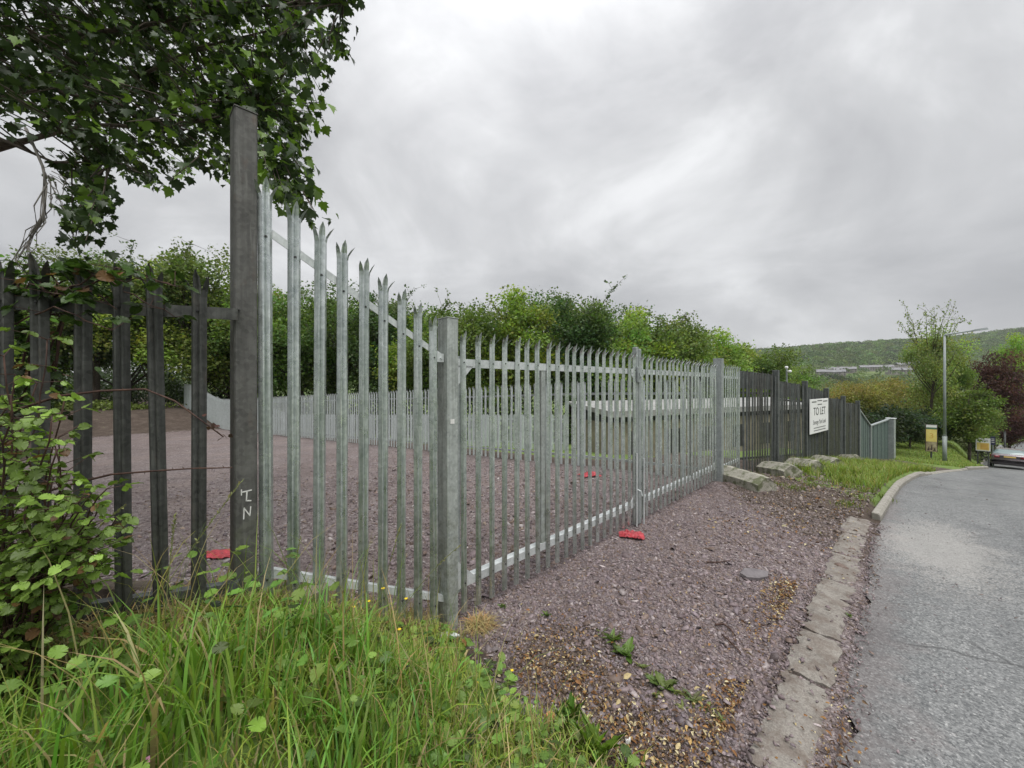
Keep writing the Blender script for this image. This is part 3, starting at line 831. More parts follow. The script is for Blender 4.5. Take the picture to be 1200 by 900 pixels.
M['tan_wall'] = mat_simple('tan_boarding', (.17, .15, .11), (.30, .27, .20), 2, .85, 0, .2)
M['dark_gap'] = mat_simple('dark_shutter', (.02, .02, .02), (.045, .045, .04), 3, .7, 0, 0)
M['shed_roof'] = mat_simple('pale_sheet_roof', (.22, .22, .21), (.34, .34, .33), 1.5, .7, 0, 0)
sh0 = Vector(ray(714, 17.6)); sh1 = Vector(ray(960, 24.5)); dsh = (sh1 - sh0).normalized(); LS = (sh1 - sh0).length
sh = thing('shed', 'long low tan shed with pale roof edge seen through the gate', 'shed', (sh0.x, sh0.y, 0), math.atan2(dsh.y, dsh.x))
mb = MB(); mb.box(0, LS, 0, 3, -2.8, .15); mb.build('wall', M['tan_wall'], sh)
mb = MB(); mb.prism([(-.35, .42), (-.35, .70), (3.3, 1.0), (3.3, .9)], -.2, LS + .2, 'x'); mb.build('roof', M['shed_roof'], sh)
mb = MB(); mb.box(0, LS, .05, 2.9, .152, .55); mb.build('clerestory', M['dark_gap'], sh)
for x in np.arange(1.2, LS - 1, 2.4):
    mb = MB(); mb.box(x, x + .9, -.03, .02, -1.5, -.3); mb.build('window', M['dark_gap'], sh)

# ------------------------------------------------------------------ old dark fence down the street
D0 = Vector((5.2, 8.72)); ud = Vector((.786, .618)); angd = math.atan2(ud.y, ud.x)
df = thing('dark_fence', 'old dark boarded palisade fence stepping down the slope behind concrete blocks', 'fence', (D0.x, D0.y, 0), angd)
bays = [(0.0, 2.09, 2.26, 2.2, 0), (2.09, 4.48, 2.05, 1.93, 0), (4.48, 6.74, 1.90, 1.70, 1), (6.74, 8.97, 1.48, 1.40, 1), (8.97, 11.3, 1.25, 1.16, 1)]
def dbase(k):
    return float(np.interp(k, [0, 4.5, 9, 11.3], [-.12, -.52, -.93, -1.2]))
pm = {}
for k0, k1, t0, t1, sheet in bays:
    n_ = int((k1 - k0) / .15)
    for i in range(n_):
        kk = k0 + (k1 - k0) * (i + .5) / n_
        zt = lerp(t0, t1, (kk - k0) / (k1 - k0)) + random.uniform(-.025, .025); zb = dbase(kk) + random.uniform(0, .05)
        key = round(zt - zb, 1)
        mtl = random.choice([M['galv_dull'], M['galv_old'], M['galv_old']])
        if (key, mtl.name) not in pm: pm[(key, mtl.name)] = pale_mesh('pale', key, mtl, w=.066, seed=int(key * 10), simple=True, prong=.06, splay=.006)
        o = mobj('pale', pm[(key, mtl.name)], df, (kk, -.01, zt - key)); o.rotation_euler = (random.uniform(-.01, .01), random.uniform(-.02, .02), random.uniform(-.1, .1))
    mb = MB(); mb.box(k0 + .02, k1 - .02, .075, .082, -.42, -.02)
    mb.v = [(x, y, z + lerp(t0, t1, (x - k0) / (k1 - k0))) for x, y, z in mb.v]; mb.build('sheet', M['galv_dull'], df)
    if sheet:
        mb = MB(); mb.box(k0 + .02, k1 - .02, .055, .062, 0, 1)
        mb.v = [(x, y, lerp(t0, t1, (x - k0) / (k1 - k0)) - .43 if z > .5 else dbase(x) + .05) for x, y, z in mb.v]
        mb.build('board_panel', M['galv_old'], df)
    for off in (-.5, -2.0):
        mb = MB(); mb.box(k0, k1, .012, .05, -.05, 0)
        mb.v = [(x, y, z + (lerp(t0, t1, (x - k0) / (k1 - k0)) + off if off > -1 else dbase(x) + .38)) for x, y, z in mb.v]
        mb.build('rail', M['galv_old'], df)
    mb = MB(); mb.bbox(k1 - .06, k1 + .06, -.085, .05, dbase(k1) - .3, t1 + .09, .006); mb.build('post', M['galv_dull'], df)
# one bent loose pale tied against the first bay post
M['sign_white'] = mat_simple('white_board', (.74, .74, .73), (.82, .82, .81), 3, .5, 0, 0)
M['ink'] = mat_simple('black_ink', (.02, .02, .022), (.035, .035, .035), 5, .6, 0, 0)
M['grey_ink'] = mat_simple('grey_ink', (.10, .10, .11), (.16, .16, .16), 5, .6, 0, 0)
def text(body, size, mat, parent, loc, rot=(math.pi/2, 0, 0), name='lettering', align='CENTER', xs=1.0, ext=.001):
    cu = bpy.data.curves.new('tmp', 'FONT'); cu.body = body; cu.size = size; cu.align_x = align; cu.align_y = 'CENTER'; cu.extrude = ext
    o = bpy.data.objects.new('tmp', cu); COL.objects.link(o)
    dg = bpy.context.evaluated_depsgraph_get()
    me = bpy.data.meshes.new_from_object(o.evaluated_get(dg)); me.name = name
    bpy.data.objects.remove(o); me.materials.clear(); me.materials.append(mat)
    r = mobj(name, me, parent, loc); r.rotation_euler = rot; r.scale = (xs, 1, 1)
    return r
# sign board: px 945..965, y 467..507
k_s = 4.50; bx = D0 + ud * k_s
sg = thing('sign_board', 'white to let notice board fixed to the dark old fence', 'sign', (bx.x - .085*-ud.y*-1, bx.y, 0), angd)
sg.location = (bx.x + .13 * ud.y, bx.y - .13 * ud.x, 0)
W_, Hh = 1.62, 1.06
zc = 1.93 - 36.5 / 451 * 12.1
BW = 1.92
mb = MB(); mb.bbox(0, BW, -.012, .012, zc - .52, zc + .52, .003); mb.build('board', M['sign_white'], sg)
yf = -.014
mb = MB()
mb.box(.15, .62, yf - .001, yf + .001, zc + .42, zc + .45); mb.box(1.33, 1.8, yf - .001, yf + .001, zc + .42, zc + .45)
mb.box(.72, 1.22, yf - .001, yf + .001, zc + .45, zc + .475); mb.box(.75, 1.2, yf - .001, yf + .001, zc + .335, zc + .36)
mb.build('emblem', M['ink'], sg)
text('TO LET', .34, M['ink'], sg, (BW/2, yf, zc + .13), xs=1.15)
text('Storage Yard Land', .19, M['grey_ink'], sg, (BW/2, yf, zc - .19), xs=.95)
mb = MB()
for z, a, b in ((-.36, .35, 1.6), (-.44, .35, 1.6)): mb.box(a, b, yf - .001, yf + .001, zc + z - .012, zc + z + .012)
mb.build('small_print', M['grey_ink'], sg)

# grey-green steel sheet panels at the far end
Aw = Vector((14.17, 15.72)); Bw = Vector((15.85, 17.05)); Cw = Vector((17.62, 18.0))
def sheet_panel(p, q, za, zb, ta, tb, label):
    d = (q - p); L = d.length; d.normalize()
    t = thing('sheet_panel', label, 'panel', (p.x, p.y, 0), math.atan2(d.y, d.x), 'steel sheet panels by the track')
    mb = MB(); n_ = 10
    for i in range(n_):
        x0, x1 = L*i/n_, L*(i+1)/n_ - .004
        y = .012 * (i % 2)
        f0, f1 = i/n_, (i+1)/n_
        mb.add([(x0, y, lerp(za, zb, f0)), (x1, y, lerp(za, zb, f1)), (x1, y, lerp(ta, tb, f1)), (x0, y, lerp(ta, tb, f0)),
                (x0, y+.02, lerp(za, zb, f0)), (x1, y+.02, lerp(za, zb, f1)), (x1, y+.02, lerp(ta, tb, f1)), (x0, y+.02, lerp(ta, tb, f0))],
               [(0,1,2,3), (7,6,5,4), (0,4,5,1), (1,5,6,2), (2,6,7,3), (3,7,4,0)])
    mb.build('sheet', M['green_sheet'], t)
    mb = MB(); w = .05
    mb.add([(0, -.05, ta), (0, .05, ta), (0, .05, ta + w), (0, -.05, ta + w), (L, -.05, tb), (L, .05, tb), (L, .05, tb + w), (L, -.05, tb + w)],
           [(0,1,2,3), (7,6,5,4), (0,4,5,1), (1,5,6,2), (2,6,7,3), (3,7,4,0)])
    mb.build('top_rail', M['galv_mid'], t)
    mb = MB(); mb.bbox(-.04, .03, -.06, .04, za - .3, ta + .06, .004); mb.build('post', M['galv_mid'], t)
    return t
sheet_panel(Aw, Bw, -1.35, -1.62, .84, .07, 'grey green steel sheet panel whose top slopes down from the dark fence')
p2 = sheet_panel(Bw, Cw, -1.62, -1.75, .05, .26, 'grey green steel sheet panel whose top rises towards the end post')
ps = thing('gate_post', 'stout pale grey post ending the green sheet panels beside the track', 'post', (Cw.x + .12, Cw.y + .02, 0), .6)
mb = MB(); mb.bbox(-.14, .14, -.14, .14, -2.1, .30, .01); mb.build('shaft', M['galv_mid'], ps)
mb = MB(); mb.bbox(-.17, .17, -.17, .17, .302, .34, .01); mb.build('cap', M['galv_bright'], ps)
pf = thing('palisade_fence', 'pale palisade pales showing over the dip of the green sheet panels', 'fence', (16.0, 18.6, 0), .5)
me_c = pale_mesh('pale', 2.2, M['pale_steel'], seed=5, splay=.02, simple=True, prong=.14, w=.12)
for i in range(8): mobj('pale', me_c, pf, (-.2 + i * .27, 0, -1.93))
mb = MB(); mb.box(-.3, 2.0, .02, .06, -.10, -.04); mb.build('rail', M['pale_steel'], pf)

# ------------------------------------------------------------------ concrete blocks
M['dirty_concrete'] = mat_conc('dirty_concrete', (.14, .12, .09), (.30, .27, .22), moss=.5)
def block(label, a, b, w, h, lean=0.0, seed=0):
    """long concrete block with a ridged top; a is the fence end, b the street end (s, n)"""
    r = random.Random(seed)
    pa = Vector((*P(*a), float(H(*a)))); pb = Vector((*P(*b), float(H(*b))))
    d = pb - pa; L = d.length
    t = thing('concrete_block', label, 'block', (pb.x, pb.y, pb.z), math.atan2(-d.y, -d.x), 'concrete blocks along the dark fence')
    prof = [(-w/2, -.12), (-w/2, h*.50), (-w*.40, h*.60), (-.05, h), (.05, h), (w*.40, h*.60), (w/2, h*.50), (w/2, -.12)]
    mb = MB(); nst = 9; m = len(prof); zs = (pa.z - pb.z)
    vs = []
    for i in range(nst):
        f = i / (nst - 1); ins = .03 if i in (0, nst-1) else 0
        for y, z in prof:
            k = 1 - ins / w * 1.2
            vs.append((f * L + r.uniform(-.012, .012), y * k + r.uniform(-.006, .006) + lean * z, (z * k if z > 0 else z) + zs * f + r.uniform(-.006, .006)))
    fs = [tuple(range(m)), tuple(range((nst-1)*m + m - 1, (nst-1)*m - 1, -1))]
    fs += [(i*m + j, i*m + (j+1) % m, (i+1)*m + (j+1) % m, (i+1)*m + j) for i in range(nst-1) for j in range(m)]
    mb.add(vs, fs); o = mb.build('slab', M['mossy_concrete'], t)
    return t
block('pale concrete block at the foot of the far gate post with mossy broken end', (8.60, -2.55), (8.02, -1.62), .42, .26, seed=1)
block('ridged concrete block, second from the gate, lying against the dark fence', (10.55, -2.2), (9.95, -1.55), .44, .26, seed=2)
block('concrete block with a pointed end facing the road below the white notice board', (12.3, -1.95), (11.75, -1.35), .48, .28, seed=3)
block('concrete block half sunk in grass past the white notice board', (14.4, -1.7), (13.8, -1.15), .5, .28, seed=4)
block('small far concrete block in tall grass near the green sheet panels', (17.8, -1.4), (17.2, -.95), .5, .32, seed=5)
ft = thing('concrete_footing', 'broken pale concrete footing around the base of the tall post', 'footing', (*P(.62, -2.52), .62), RZ)
mb = MB(); r_ = random.Random(3); 
for (cx, cy, a, b, h) in ((.02, .0, .27, .13, .10),):
    nn = 11; ring = [(cx + a*math.cos(q*6.283/nn)*r_.uniform(.8, 1.15), cy + b*math.sin(q*6.283/nn)*r_.uniform(.8, 1.15)) for q in range(nn)]
    vs = [(x, y, -.2) for x, y in ring] + [(x, y, h*.7 + r_.uniform(-.02, .02)) for x, y in ring] + [(cx + (x-cx)*.7, cy + (y-cy)*.7, h + r_.uniform(-.02, .02)) for x, y in ring]
    fs = [(q, (q+1) % nn, nn + (q+1) % nn, nn + q) for q in range(nn)] + [(nn + q, nn + (q+1) % nn, 2*nn + (q+1) % nn, 2*nn + q) for q in range(nn)] + [tuple(range(2*nn, 3*nn))]
    mb.add(vs, fs)
mb.build('slab', M['dirty_concrete'], ft)
# ------------------------------------------------------------------ vegetation
M['bark'] = mat_simple('grey_brown_bark', (.045, .036, .028), (.12, .10, .08), 14, .9, 0, .6, .2)
M['twig'] = mat_simple('pale_dead_stem', (.17, .155, .14), (.30, .28, .26), 20, .85, 0, .2, .2)
M['bramble_stem'] = mat_simple('dark_bramble_stem', (.035, .02, .018), (.10, .055, .04), 20, .7, 0, .2, .3)
M['tree_leaf'] = mat_leaf('tree_leaf', .42, .55, spec=.3, objvar=.32)
M['near_leaf'] = mat_leaf('near_leaf', .32, .42, spec=.4)
M['grass_blade'] = mat_leaf('grass_blade', .35, .5, spec=.35)
M['dry_blade'] = mat_leaf('dry_blade', .2, .8, spec=.2)

def leafcol(n, base, var=.25, hue=.12, rg=rng):
    c = np.array(base)[None] * (1 + rg.normal(0, var, (n, 1)))
    c = c * (1 + rg.normal(0, hue, (n, 3)) * np.array([1, .35, .9]))
    return np.clip(c, .004, .8)

DIA_V = np.array([(0, 0, 0), (-.42, .48, .06), (0, 1.0, -.04), (.42, .48, .06)])
DIA_F = np.array([(0, 3, 2, 1)])
LEAF2_V = np.array([(0,0,0), (-.30,.30,.05), (-.26,.66,.04), (0,1,-.10), (.26,.66,.04), (.30,.30,.05), (0,.45,-.02)])
LEAF2_F = np.array([(0,6,1),(1,6,2),(2,6,3),(3,6,4),(4,6,5),(5,6,0)])

def tree_meshes(seed, h, r, clear, nclump, nleaf, lsize, base, crown_shape=1.0, whips=7, wl=(.07, .20), droop=.15, lobes=5, csp=.30):
    """returns (trunk mesh, crown mesh) for one broadleaf tree"""
    rg = np.random.default_rng(seed)
    mb = MB()
    top = h * .86
    bend = rg.normal(0, .05 * h, 2)
    tp = [Vector((bend[0]*f*f, bend[1]*f*f, top*f)) for f in np.linspace(0, 1, 7)]
    mb.tube([p if i else p - Vector((0, 0, .5)) for i, p in enumerate(tp)], [h*.022*(1.15 - f) for f in np.linspace(0, 1, 7)], 7)
    # big lobes shape the outline, clumps sit on and in them
    lob = []
    for i in range(lobes):
        a = 6.283 * i / lobes + rg.uniform(-.5, .5); f = rg.uniform(.22, .9)
        rr = r * rg.uniform(.26, .62)
        lob.append((np.array([math.cos(a)*r*.5, math.sin(a)*r*.5, lerp(clear, h, f)]), rr))
    lob.append((np.array([bend[0], bend[1], h - r*.45]), r*.45)); lob.append((np.array([0, 0, lerp(clear, h, .45)]), r*.62))
    lob.append((np.array([bend[0]*.5, bend[1]*.5, lerp(clear, h, .68)]), r*.55))
    cl = []
    while len(cl) < nclump:
        c, rr = lob[rg.integers(len(lob))]
        d = rg.normal(0, 1, 3); d /= np.linalg.norm(d)
        p = c + d * np.array([1, 1, crown_shape]) * rr * rg.uniform(.55, 1.08)
        if p[2] < clear * .8 or p[2] > h * 1.04: continue
        cl.append(p)
    cl = np.array(cl)
    for p in cl[::3]:
        f = np.clip((p[2] - .25 * h) / h, .12, .95)
        q = Vector((bend[0]*f*f, bend[1]*f*f, top*f)); e = Vector(p)
        mid = q.lerp(e, .55) + Vector((0, 0, -.03*h))
        mb.tube([q, mid, e], [h*.009*(1.1-f), h*.005, h*.002], 4, False)
    per = nleaf // nclump
    pos, dirs, cols = [], [], []
    for p in cl:
        ax = rg.uniform(.75, 1.3) * csp * r * np.array([1, 1, .62])
        d = np.clip(rg.normal(0, .5, (per, 3)), -.95, .95) * ax
        pos.append(p + d)
        out = d / (np.linalg.norm(d, axis=1, keepdims=True) + 1e-6) + rg.normal(0, .6, (per, 3)) + np.array([0, 0, -droop])
        dirs.append(out)
        cb = np.array(base) * (1 + rg.normal(0, .16)) * (1 + rg.normal(0, .10, 3) * np.array([1, .3, 1]))
        cols.append(leafcol(per, cb, .2, .08, rg))
    if whips:
        for i in range(whips):
            a = rg.uniform(0, 6.283); st = np.array([math.cos(a)*r*.3, math.sin(a)*r*.3, h*.86]) if wl[1] > .3 else cl[rg.integers(len(cl))] * np.array([1, 1, 1.0])
            L = h * rg.uniform(*wl); le = np.array([math.cos(a)*.6*L*rg.uniform(.2, 1.6), math.sin(a)*.6*L*rg.uniform(.2, 1.6), L])
            pts = [st + le*f + np.array([0, 0, -.12*L*f*f]) + rg.normal(0, .02*L, 3) for f in np.linspace(0, 1, 6)]
            mb.tube(pts, [.045, .036, .028, .02, .014, .008] if wl[1] > .3 else [.02, .017, .014, .011, .008, .005], 4)
            for f in np.linspace(.35, 1, 10):
                q = st + le*f + np.array([0, 0, -.12*L*f*f]); m_ = 5
                pos.append(q + rg.normal(0, .10, (m_, 3))); dirs.append(rg.normal(0, .7, (m_, 3)) + np.array([.4, .2, .2])); cols.append(leafcol(m_, np.array(base)*.8, .2, .08, rg))
                if rg.random() < .5:
                    e = q + rg.normal(0, .45, 3) + np.array([0, 0, .25]); mb.tube([q, e], [.014, .006], 4)
                    pos.append(e + rg.normal(0, .09, (7, 3))); dirs.append(rg.normal(0, .7, (7, 3))); cols.append(leafcol(7, np.array(base)*.8, .2, .08, rg))
    pos = np.vstack(pos); dirs = np.vstack(dirs); cols = np.vstack(cols)
    R = frame_from(dirs, rg.uniform(-1.2, 1.2, len(pos)))
    V, Fc, C = scatter_arrays(DIA_V, DIA_F, pos, R, lsize * rg.uniform(.6, 1.35, len(pos)), cols)
    return mb.mesh('trunk', M['bark'], True), array_mesh('crown', V, Fc, M['tree_leaf'], C)

def plant_tree(kind, label, x, y, scale=1.0, rz=0.0, z=None, cat='tree', group=None, name='tree', sz=None):
    t = thing(name, label, cat, (x, y, (Hxy(x, y) if z is None else z) - .1), rz, group)
    t.scale = (scale, scale, sz if sz else scale)
    mobj('trunk', kind[0], t); mobj('crown', kind[1], t)
    return t

G1, G2, G3, G4 = (.165, .24, .058), (.13, .20, .052), (.225, .315, .066), (.09, .145, .055)
kinds = {
    'mid':   tree_meshes(101, 9.0, 3.1, 1.6, 70, 21000, .165, G1),
    'dark':  tree_meshes(102, 9.0, 3.3, 1.2, 70, 21000, .16, G4),
    'light': tree_meshes(103, 9.0, 2.9, 1.5, 66, 18000, .165, G3),
    'loose': tree_meshes(104, 9.0, 2.9, 2.0, 56, 12000, .15, (.15, .20, .06), csp=.36),
    'full':  tree_meshes(105, 9.0, 3.5, .9, 76, 23000, .165, G2),
}
def tree_at(kind, label, px, z, ytop, name='tree', group=None, rz=None, base=9.0, width=1.0):
    x, y = ray(px, z)
    gz = Hxy(x, y)
    top = EYE + (450 - ytop) / 451.0 * z
    sc = max(.3, (top - gz) / base)
    return plant_tree(kinds[kind], label, x, y, sc * width, random.uniform(0, 6.28) if rz is None else rz, gz, group=group, name=name, sz=sc)

front = [
 ('full', -60, 24, 300, 'dark full tree at the far left behind the mossy fence'),
 ('mid', 25, 29, 318, 'green tree standing behind the leftmost dark pales'),
 ('loose', 112, 30, 298, 'loose feathery tree whose pale top shows between the dark pales'),
 ('light', 178, 31, 314, 'bright green tree behind the last dark pales on the bank'),
 ('loose', 236, 32, 300, 'thin topped tree just left of the tall rusty post'),
 ('mid', 300, 33, 326, 'green tree right behind the tall rusty post'),
 ('full', 352, 32, 338, 'dense tree behind the first galvanised pales'),
 ('dark', 430, 32, 352, 'dark tree behind the middle of the sloping panel'),
 ('light', 486, 31, 372, 'pale green tree in the gap left of the gate post'),
 ('full', 528, 28, 352, 'rounded dark green tree just behind the near gate post'),
 ('light', 606, 30, 346, 'tall bright yellow green tree rising over the gate'),
 ('dark', 666, 31, 358, 'dark blue green tree beside the bright yellow green one'),
 ('loose', 640, 36, 350, 'feathery tree behind the bright yellow green one'),
 ('mid', 706, 32, 360, 'mid green tree over the middle of the gate'),
 ('light', 748, 34, 366, 'light green tree above the slide latch of the gate'),
 ('loose', 780, 35, 374, 'sparse tree with thin top right of the slide latch'),
 ('mid', 812, 36, 382, 'green tree above the far gate post'),
 ('light', 846, 38, 392, 'light green tree above the short end panel'),
 ('full', 882, 42, 408, 'dense tree above the start of the dark fence'),
 ('mid', 914, 47, 422, 'tree above the camera pole on the dark fence'),
 ('full', 940, 54, 434, 'tree just left of the hillside houses'),
 ('mid', 972, 60, 452, 'low tree above the white notice board'),
]
for kd, px, z, yt, lb in front:
    tree_at(kd, lb, px, z, yt)
rank = [(-120, 26, 320), (70, 30, 320), (150, 32, 318), (270, 34, 330), (390, 36, 352), (455, 37, 368), (560, 37, 368), (690, 40, 370), (735, 42, 380), (800, 44, 394), (860, 48, 406), (900, 54, 420), (-190, 17, 250), (-260, 22, 300)]
for px, z, yt in rank:
    tree_at(random.choice(['dark', 'full', 'mid']), 'tree of the rear rank hidden behind the trees at the yard edge', px, z, yt, group='rear rank of trees behind the yard')

# undergrowth below the trees
def bush_band(name, pts, h, depth, n, lsize, base, kind='stuff', seed=1, hvar=.5):
    rg = np.random.default_rng(seed)
    pts = np.array(pts, float); seg = np.linalg.norm(np.diff(pts, axis=0), axis=1); cum = np.concatenate([[0], np.cumsum(seg)])
    d = rg.uniform(0, cum[-1], n); x = np.interp(d, cum, pts[:, 0]); y = np.interp(d, cum, pts[:, 1])
    x = x + rg.normal(0, depth, n); y = y + rg.normal(0, depth, n)
    gz = H(*SN(x, y))
    top = h * (1 - hvar + hvar * (1 + np.sin(x*.9 + 1.3*np.sin(y*.7)) * np.cos(y*.63 + x*.31)) )
    z = gz + top * rg.uniform(0.02, 1, n) ** .8
    pos = np.stack([x, y, z], 1)
    dirs = rg.normal(0, .7, (n, 3)) + np.array([0, 0, .1])
    cb = np.array(base) * (1 + .22*np.sin(x*1.7 + y*.9)[:, None])
    cols = np.clip(cb * (1 + rg.normal(0, .22, (n, 1))), .005, .6)
    V, Fc, C = scatter_arrays(DIA_V, DIA_F, pos, frame_from(dirs, rg.uniform(-1.2, 1.2, n)), lsize * rg.uniform(.6, 1.4, n), cols)
    o = mobj(name, array_mesh(name, V, Fc, M['near_leaf'], C))
    tag(o, kind=kind); return o
def R_(px, z): return ray(px, z)
bush_band('undergrowth', [R_(-120, 30), R_(60, 36), R_(200, 36), R_(330, 32), R_(430, 30), R_(520, 27), R_(620, 27), R_(720, 30), R_(840, 34), R_(930, 45)], 2.6, 1.0, 46000, .19, (.055, .090, .028))
bush_band('undergrowth', [R_(20, 27), R_(120, 28), R_(185, 29)], .5, .7, 2600, .16, (.15, .20, .045), seed=2)
bush_band('undergrowth', [R_(-80, 21), R_(-20, 22), R_(20, 26)], 2.2, .9, 7000, .26, (.035, .060, .018), seed=3)

bush_band('undergrowth', [R_(-160, 34), R_(0, 42), R_(130, 44), R_(260, 42)], 5.0, 1.2, 16000, .26, (.05, .08, .028), seed=4)
bush_band('undergrowth', [(-8.5, 4.0), (-11, 6.2), (-17, 10.5), (-30, 20.5)], 2.4, .6, 12000, .22, (.06, .095, .03), seed=8)
for (x, y, sc, kd) in ((-12.5, 6.0, .8, 'full'), (-18, 9.6, .9, 'mid'), (-25, 15, 1.0, 'dark'), (-13, 1.5, .8, 'mid')):
    plant_tree(kinds[kd], 'green tree beyond the left end of the old mossy fence', x, y, sc, sc * 5, group='trees beyond the end of the old fence')
# trees to the right, beyond the track
kinds['olive'] = tree_meshes(111, 5.5, 4.2, .5, 80, 19000, .16, (.25, .245, .08), crown_shape=.7, lobes=7)
kinds['whip'] = tree_meshes(112, 9.0, 3.2, .6, 80, 14000, .155, (.23, .285, .095), whips=14, wl=(.22, .5), lobes=7)
kinds['copper'] = tree_meshes(113, 9.0, 3.2, 1.2, 66, 17000, .17, (.085, .042, .042))
kinds['small'] = tree_meshes(114, 4.6, 1.9, 1.3, 46, 10000, .13, (.13, .185, .042), crown_shape=.7, droop=.3)
kinds['shrub'] = tree_meshes(115, 3.0, 1.9, .1, 46, 9000, .13, (.045, .072, .034), crown_shape=.9)
tree_at('olive', 'broad olive brown tree above the green sheet panels', 1000, 33, 451, base=5.5, width=.86)
tree_at('olive', 'spreading yellowish tree right of the broad olive one', 1046, 36, 448, base=5.5, width=.8)
tree_at('whip', 'tall tree with thin leafy whips on top beside the lamp post', 1090, 30, 392, width=.66)
tree_at('mid', 'green tree filling the space right of the lamp post', 1116, 33, 408, width=.5)
tree_at('light', 'yellow green tree top at the right edge above the copper tree', 1186, 52, 396, width=.6)
tree_at('copper', 'dark copper leaved tree near the right edge', 1164, 35.5, 412, width=.62)
tree_at('copper', 'low reddish copper tree behind the white board', 1182, 37, 478, width=.95)
tree_at('mid', 'grey green tree at the right edge over the car', 1214, 38, 446, width=.7)
tree_at('full', 'green tree below the copper crown left of the car', 1146, 33, 474, width=.8)
tree_at('small', 'small tree with a dark bare trunk on the lawn left of the white board', 1136, 27.5, 462, base=4.6, width=.9)
tree_at('shrub', 'dark shrub behind the yellow banner sign', 1066, 27, 484, base=3.0, name='shrub')
tree_at('shrub', 'dark shrub between the banner sign and the lamp post', 1098, 29.5, 480, base=3.0, name='shrub')
tree_at('shrub', 'dark shrub behind the green sheet panels', 1034, 25, 476, base=3.0, name='shrub')
bush_band('undergrowth', [R_(1000, 32), R_(1060, 33), R_(1110, 34), R_(1140, 37)], 2.4, .9, 16000, .17, (.045, .055, .022), seed=5)
bush_band('undergrowth', [R_(1165, 66), R_(1220, 60), R_(1260, 64)], 3.0, 1.2, 5000, .4, (.05, .085, .03), seed=6)
bush_band('undergrowth', [R_(1100, 32), R_(1120, 32.5), R_(1135, 33)], .6, .35, 1300, .16, (.13, .16, .06), seed=7)

# woods on the far hill
def woods():
    rg = np.random.default_rng(31); pos = []; cols = []; sc = []
    n = 5600
    rr = rg.uniform(.52, 1.45, n); yy = 400 + 560 * rg.uniform(0, 1, n) ** .85
    xx = rr * yy; zz = hill_z(xx, yy)
    for x, y, z in zip(xx, yy, zz):
        if 425 < y < 600 and .77 < x / y < 1.09 and rg.random() < .93: continue      # the terraces stand here
        m_ = 70; s_ = rg.uniform(3.0, 8.0)
        d = rg.normal(0, 1, (m_, 3)); d /= np.linalg.norm(d, axis=1, keepdims=True)
        d[:, 2] = np.abs(d[:, 2]) * .95
        pos.append(np.array([x, y, z + s_*.5]) + d * s_ * rg.uniform(.75, 1.1, (m_, 1)))
        b = np.array([.105, .165, .045]) * (1 + rg.normal(0, .34)) * (1 + rg.normal(0, .08, 3))
        if rg.random() < .12: b = b * np.array([.7, .75, .9])
        cols.append(np.clip(b * (1 + rg.normal(0, .15, (m_, 1))), .01, .5)); sc.append(np.full(m_, s_ * .34))
    pos = np.vstack(pos); cols = np.vstack(cols); sc = np.concatenate(sc)
    V, Fc, C = scatter_arrays(DIA_V - np.array([0, .5, 0]), DIA_F, pos, frame_from(rg.normal(0, 1, (len(pos), 3)), rg.uniform(-1.5, 1.5, len(pos))), sc * rg.uniform(.6, 1.2, len(pos)), cols)
    o = mobj('hillside_woods', array_mesh('hillside_woods', V, Fc, M['near_leaf'], C)); tag(o, kind='stuff')
woods()
def valley_trees():
    rg = np.random.default_rng(33)
    for q, (x0, x1, y0, y1, n, hgt) in enumerate([(40, 260, 95, 230, 220, 9), (150, 520, 230, 420, 420, 9)]):
        pos = []; cols = []; sc = []
        for _ in range(n):
            y = rg.uniform(y0, y1); x = y * rg.uniform(.45, 1.5)
            z = max(Hxy(x, y), float(hill_z(x, y)) if y > 300 else -99); m_ = 60; s_ = rg.uniform(3, 5)
            d = rg.normal(0, 1, (m_, 3)); d /= np.linalg.norm(d, axis=1, keepdims=True)
            pos.append(np.array([x, y, z + hgt*.45]) + d * np.array([s_, s_, s_*1.1]) * rg.uniform(.7, 1.1, (m_, 1)))
            b = np.array([.13, .18, .05]) * (1 + rg.normal(0, .2)); cols.append(np.clip(b * (1 + rg.normal(0, .15, (m_, 1))), .01, .5)); sc.append(np.full(m_, s_*.42))
        pos = np.vstack(pos); cols = np.vstack(cols); sc = np.concatenate(sc)
        V, Fc, C = scatter_arrays(DIA_V, DIA_F, pos, frame_from(rg.normal(0, 1, (len(pos), 3)), rg.uniform(-1.5, 1.5, len(pos))), sc, cols)
        tag(mobj('valley_woods', array_mesh('valley_woods', V, Fc, M['near_leaf'], C)), kind='stuff')
valley_trees()

# ------------------------------------------------------------------ overhanging maple (top left)
def maple_leaf():
    """five-lobed leaf, stem at origin, tip along +y, length 1"""
    half = [(0.0, 0.0), (.14, .02), (.30, -.06), (.27, .10), (.48, .14), (.62, .34), (.42, .36), (.50, .62), (.26, .58), (.20, .72), (.10, .78), (0.0, 1.0)]
    out = half + [(-x, y) for x, y in half[-2:0:-1]]
    c = (0, .30)
    V = [(0, .30, -.03)] + [(x, y, .22*abs(x) - .30*(y - .3)**2) for x, y in out]
    m_ = len(out)
    Fc = [(0, 1 + i, 1 + (i+1) % m_) for i in range(m_)]
    return np.array(V, float), np.array(Fc)
MV, MF = maple_leaf()
MV = MV * np.array([.95, 1, 1])
def poly_in(px, py, poly):
    ins = False; j = len(poly) - 1
    for i in range(len(poly)):
        xi, yi = poly[i]; xj, yj = poly[j]
        if (yi > py) != (yj > py) and px < (xj - xi) * (py - yi) / (yj - yi) + xi: ins = not ins
        j = i
    return ins
mp = thing('overhanging_tree', 'dark leafy maple overhanging the old fence and tall post', 'tree', (-8.6, 4.6, .3))
